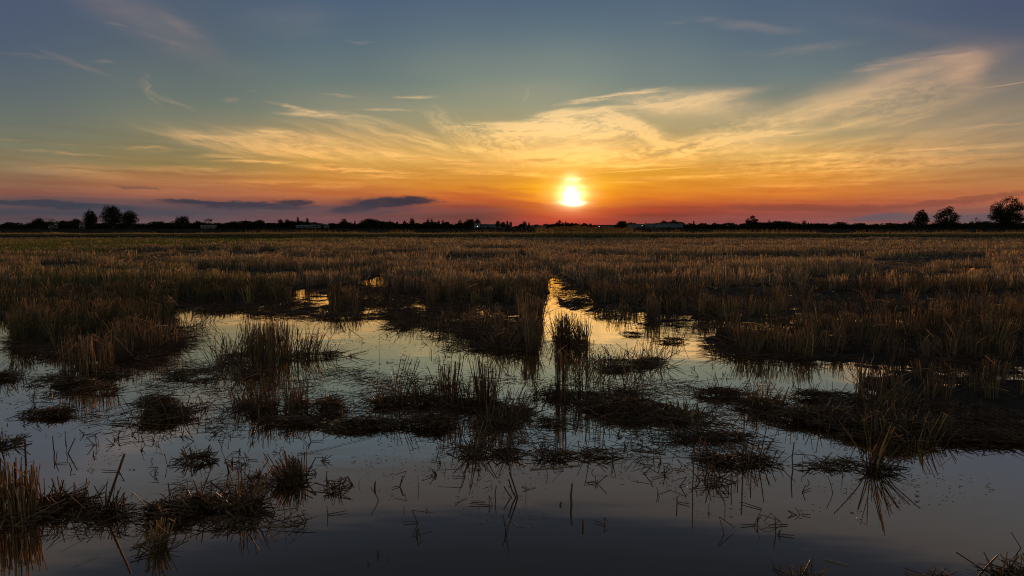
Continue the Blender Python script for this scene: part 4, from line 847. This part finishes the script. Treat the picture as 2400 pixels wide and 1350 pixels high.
# ---------------------------------------------------------------- far buildings
def plain(name, stops, scale=.6, rough=.8):
    m, t, o = newmat(name); pb = t.new('ShaderNodeBsdfPrincipled'); pb.inputs['Roughness'].default_value = rough
    tc_ = t.new('ShaderNodeTexCoord'); n_ = t.noise(t.mapping(tc_.outputs['Object'], scale=(1, 1, .25), kind='POINT'), scale, 5, .6)
    t.l.new(t.ramp(n_.outputs['Fac'], [(.3, stops[0]), (.7, stops[1])]), pb.inputs['Base Color']); t.l.new(pb.outputs[0], o.inputs[0]); return m
M_wall = plain('render_wall', ((.10, .12, .16), (.17, .19, .24))); M_wallw = plain('white_wall', ((.20, .22, .25), (.34, .36, .40))); M_dark = plain('dark_cladding', ((.05, .05, .055), (.09, .09, .10)))
M_roof = plain('roof_sheet', ((.10, .08, .07), (.18, .13, .11))); M_steel = plain('steel', ((.25, .26, .28), (.42, .43, .45)), rough=.4); M_win = plain('window_glass', ((.02, .03, .04), (.05, .06, .08)), rough=.15)
m, t, o = newmat('lamp_glow'); em = t.new('ShaderNodeEmission'); em.inputs[0].default_value = (1, .85, .65, 1); em.inputs[1].default_value = 5; t.l.new(em.outputs[0], o.inputs[0]); M_glow = m
def boxm(bm_, x0, x1, y0, y1, z0, z1):
    V = bm_['V']; n_ = len(V); V += [(x, y, z) for z in (z0, z1) for y in (y0, y1) for x in (x0, x1)]
    bm_['F'] += [tuple(n_ + i for i in f) for f in ((0, 2, 3, 1), (4, 5, 7, 6), (0, 1, 5, 4), (2, 6, 7, 3), (0, 4, 6, 2), (1, 3, 7, 5))]
def mbox(name, boxes, m, parent):
    d_ = {'V': [], 'F': []}
    for b_ in boxes: boxm(d_, *b_)
    return mesh_from(name, d_['V'], d_['F'], m, parent=parent)
def cyl(name, x, y, z0, z1, r0, r1, m, parent, n=20):
    V = [(x + r * math.cos(k / n * 6.2832), y + r * math.sin(k / n * 6.2832), z) for z, r in ((z0, r0), (z1, r1)) for k in range(n)]
    me = bpy.data.meshes.new(name); me.from_pydata(V, [], [(k, (k + 1) % n, n + (k + 1) % n, n + k) for k in range(n)] + [tuple(range(n, 2 * n)), tuple(range(n - 1, -1, -1))]); me.materials.append(m); return link(bpy.data.objects.new(name, me), parent)
def building(label, x0, x1, top, D, wall, roof='flat', deep=14, doors=(), wins=0, cat='warehouse', name='warehouse', group=None):
    X0, X1 = at(x0, top, D)[0], at(x1, top, D)[0]; Hh = at(x0, top, D)[2]; c = (X0 + X1) / 2; w2 = (X1 - X0) / 2
    root = empty(name, (c, D, 0)); root.rotation_euler.z = -math.atan2(c, D); tag(root, label, cat, group)
    eave = Hh * (.86 if roof == 'flat' else .66)
    mbox('wall', [(-w2, w2, 0, deep, -.3, eave)], wall, root)
    nr = int(w2 * 2 / 1.2); mbox('wall_rib', [(-w2 + (k + .5) * w2 * 2 / nr - .05, -w2 + (k + .5) * w2 * 2 / nr + .05, -.10, -.003, 0, eave - .05) for k in range(nr)], wall, root) if roof == 'flat' and w2 > 6 else None
    if roof == 'flat': mbox('roof', [(-w2 - .25, w2 + .25, -.3, deep + .3, eave + .003, Hh)], M_roof, root)
    else:
        V = [(-w2 - .3, -.4, eave), (w2 + .3, -.4, eave), (w2 + .3, deep + .4, eave), (-w2 - .3, deep + .4, eave), (-w2 - .3, deep / 2, Hh), (w2 + .3, deep / 2, Hh)]
        if roof == 'end': V = [(-w2 - .3, -.4, eave), (-w2 - .3, deep + .4, eave), (w2 + .3, deep + .4, eave), (w2 + .3, -.4, eave), (0, -.4, Hh), (0, deep + .4, Hh)]
        me = bpy.data.meshes.new('roof'); me.from_pydata(V, [], [(0, 1, 5, 4), (2, 3, 4, 5), (0, 4, 3), (1, 2, 5), (3, 2, 1, 0)] if roof == 'gable' else [(0, 1, 5, 4), (2, 3, 4, 5), (0, 4, 3), (1, 2, 5), (3, 2, 1, 0)]); me.materials.append(M_roof); link(bpy.data.objects.new('roof', me), root)
    for dx in doors:
        do = mbox('door', [(dx * w2 - 1.5, dx * w2 + 1.5, -.16, -.005, 0, eave * .62)], M_dark, root); mbox('door_frame', [(dx * w2 - 1.7, dx * w2 - 1.5, -.2, -.004, 0, eave * .65), (dx * w2 + 1.5, dx * w2 + 1.7, -.2, -.004, 0, eave * .65)], M_steel, do)
    for k in range(wins):
        wx = -w2 + (k + .5) * w2 * 2 / wins; wo = mbox('window_frame', [(wx - .75, wx + .75, -.07, -.004, eave * .45, eave * .8)], M_steel, root); mbox('pane', [(wx - .62, wx + .62, -.11, -.072, eave * .49, eave * .76)], M_win, wo)
    return root
building('long pale blue-grey warehouse right of the sun, the widest building', 1513, 1600, 523.5, 600, M_wall, 'flat', 20, (-.5, .3))
building('long low dark shed joined to the dome tree left of the warehouse', 1402, 1440, 527, 640, M_dark, 'flat', 16, (0,))
building('dark blue low hall between the dome tree and the pale warehouse', 1466, 1509, 525, 640, M_wall, 'flat', 16, (.4,))
building('low flat roofed hall with thin masts, left of the sun', 1222, 1281, 528, 640, M_dark, 'flat', 18, (-.3, .5))
building('grey pitched roof shed right of the white tanks', 1137, 1186, 525, 610, M_wall, 'gable', 16, (.2,), 3)
building('dark lean shed squeezed against the white tanks', 1125, 1142, 525, 600, M_dark, 'flat', 12, (0,), 0, 'shed', 'shed')
building('pale low farmhouse under the umbrella shaped tree', 472, 505, 527.5, 380, M_wallw, 'gable', 9, (), 4, 'house', 'house')
building('long pale greenhouse-like shed under the two cypresses', 695, 732, 527, 380, M_wall, 'gable', 12, (), 3, 'shed', 'shed')
building('small white block with dark openings right of the cypress shed', 732, 743, 526, 370, M_wallw, 'flat', 6, (), 3, 'house', 'house')
building('pale small block further right of the two cypresses', 745, 752, 527, 370, M_wallw, 'flat', 6, (), 1, 'house', 'house')
building('pale low block left of the tall domed tree', 758, 771, 527, 375, M_wallw, 'flat', 6, (), 2, 'house', 'house')
building('small pale house with a rounded gable among the left trees', 114, 126, 526, 330, M_wallw, 'end', 8, (), 1, 'house', 'house')
building('narrow pale tower-like house end among the left trees', 127, 134, 521, 335, M_wallw, 'flat', 5, (), 1, 'house', 'house')
building('pale house gable beside the dense round left tree', 186, 197, 518, 238, M_wallw, 'end', 8, (), 1, 'house', 'house')
building('pale house half hidden behind the largest right hand tree', 2330, 2352, 522, 330, M_wall, 'gable', 9, (), 2, 'house', 'house')
for lab, px in (('white cylindrical tank, left one of two', 1114.5), ('white cylindrical tank, right one of two', 1121.5)):
    X, Y, Z = at(px, 523.5, 420); rt = empty('tank', (X, Y, 0)); tag(rt, lab, 'tank', 'white tanks'); cyl('shell', 0, 0, 0, Z * .93, .72, .72, M_wallw, rt); cyl('cap', 0, 0, Z * .93 + .003, Z, .72, .25, M_steel, rt)
    mbox('ladder', [(-.2, -.15, -.80, -.74, 0, Z), (.15, .2, -.80, -.74, 0, Z)] + [(-.15, .15, -.79, -.75, z, z + .04) for z in np.arange(.3, Z - .2, .35)], M_steel, rt)
X, Y, Z = at(1197, 520.5, 560); rt = empty('chimney', (X, Y, 0)); tag(rt, 'short thick chimney between the shed trees and the flat hall', 'chimney'); cyl('stack', 0, 0, 0, Z * .9, 1.3, 1.0, M_dark, rt); cyl('cap', 0, 0, Z * .9 + .003, Z, 1.25, 1.25, M_dark, rt)
for lab, px, tp in (('thin mast on the flat hall, left of three', 1257.5, 524), ('thin mast on the flat hall, middle of three', 1274, 524), ('thin mast on the flat hall, tallest at its right end', 1282, 521.5), ('thin mast above the dark hall near the dome tree', 1513, 521)):
    X, Y, Z = at(px, tp, 639); rt = empty('mast', (X, Y, 0)); tag(rt, lab, 'mast', 'thin masts'); cyl('pole', 0, 0, 0, Z, .14, .08, M_dark, rt, 8); mbox('crossarm', [(-.8, .8, -.05, .05, Z * .86, Z * .86 + .1)], M_dark, rt)
for lab, px, py, D in (('lit white lamp between the two tanks', 1118.5, 530.7, 400), ('lit lamp shining beside the dark hall near the dome tree', 1506, 529, 560), ('lit lamp low among the reeds right of the sun', 1423.3, 536.2, 330), ('tiny lit lamp left of the reed lamp', 1404.5, 531, 560)):
    X, Y, Z = at(px, py, D); rt = empty('street_lamp', (X, Y, 0)); tag(rt, lab, 'lamp', 'lit yard lamps'); Z = max(Z, .9); cyl('pole', 0, .35, 0, Z + .25, .09, .06, M_dark, rt, 8)
    mbox('arm', [(-.05, .05, -.05, .35, Z + .22, Z + .28)], M_dark, rt); r_ = D * .0003; cyl('lamp_head', 0, 0, Z - r_, Z + r_, r_ * .9, r_, M_glow, rt, 10)
sc.cycles.max_bounces = 5; sc.cycles.diffuse_bounces = 2; sc.cycles.glossy_bounces = 2; sc.cycles.transmission_bounces = 2; sc.cycles.sample_clamp_indirect = 3

sc.cycles.filter_width = 1.1
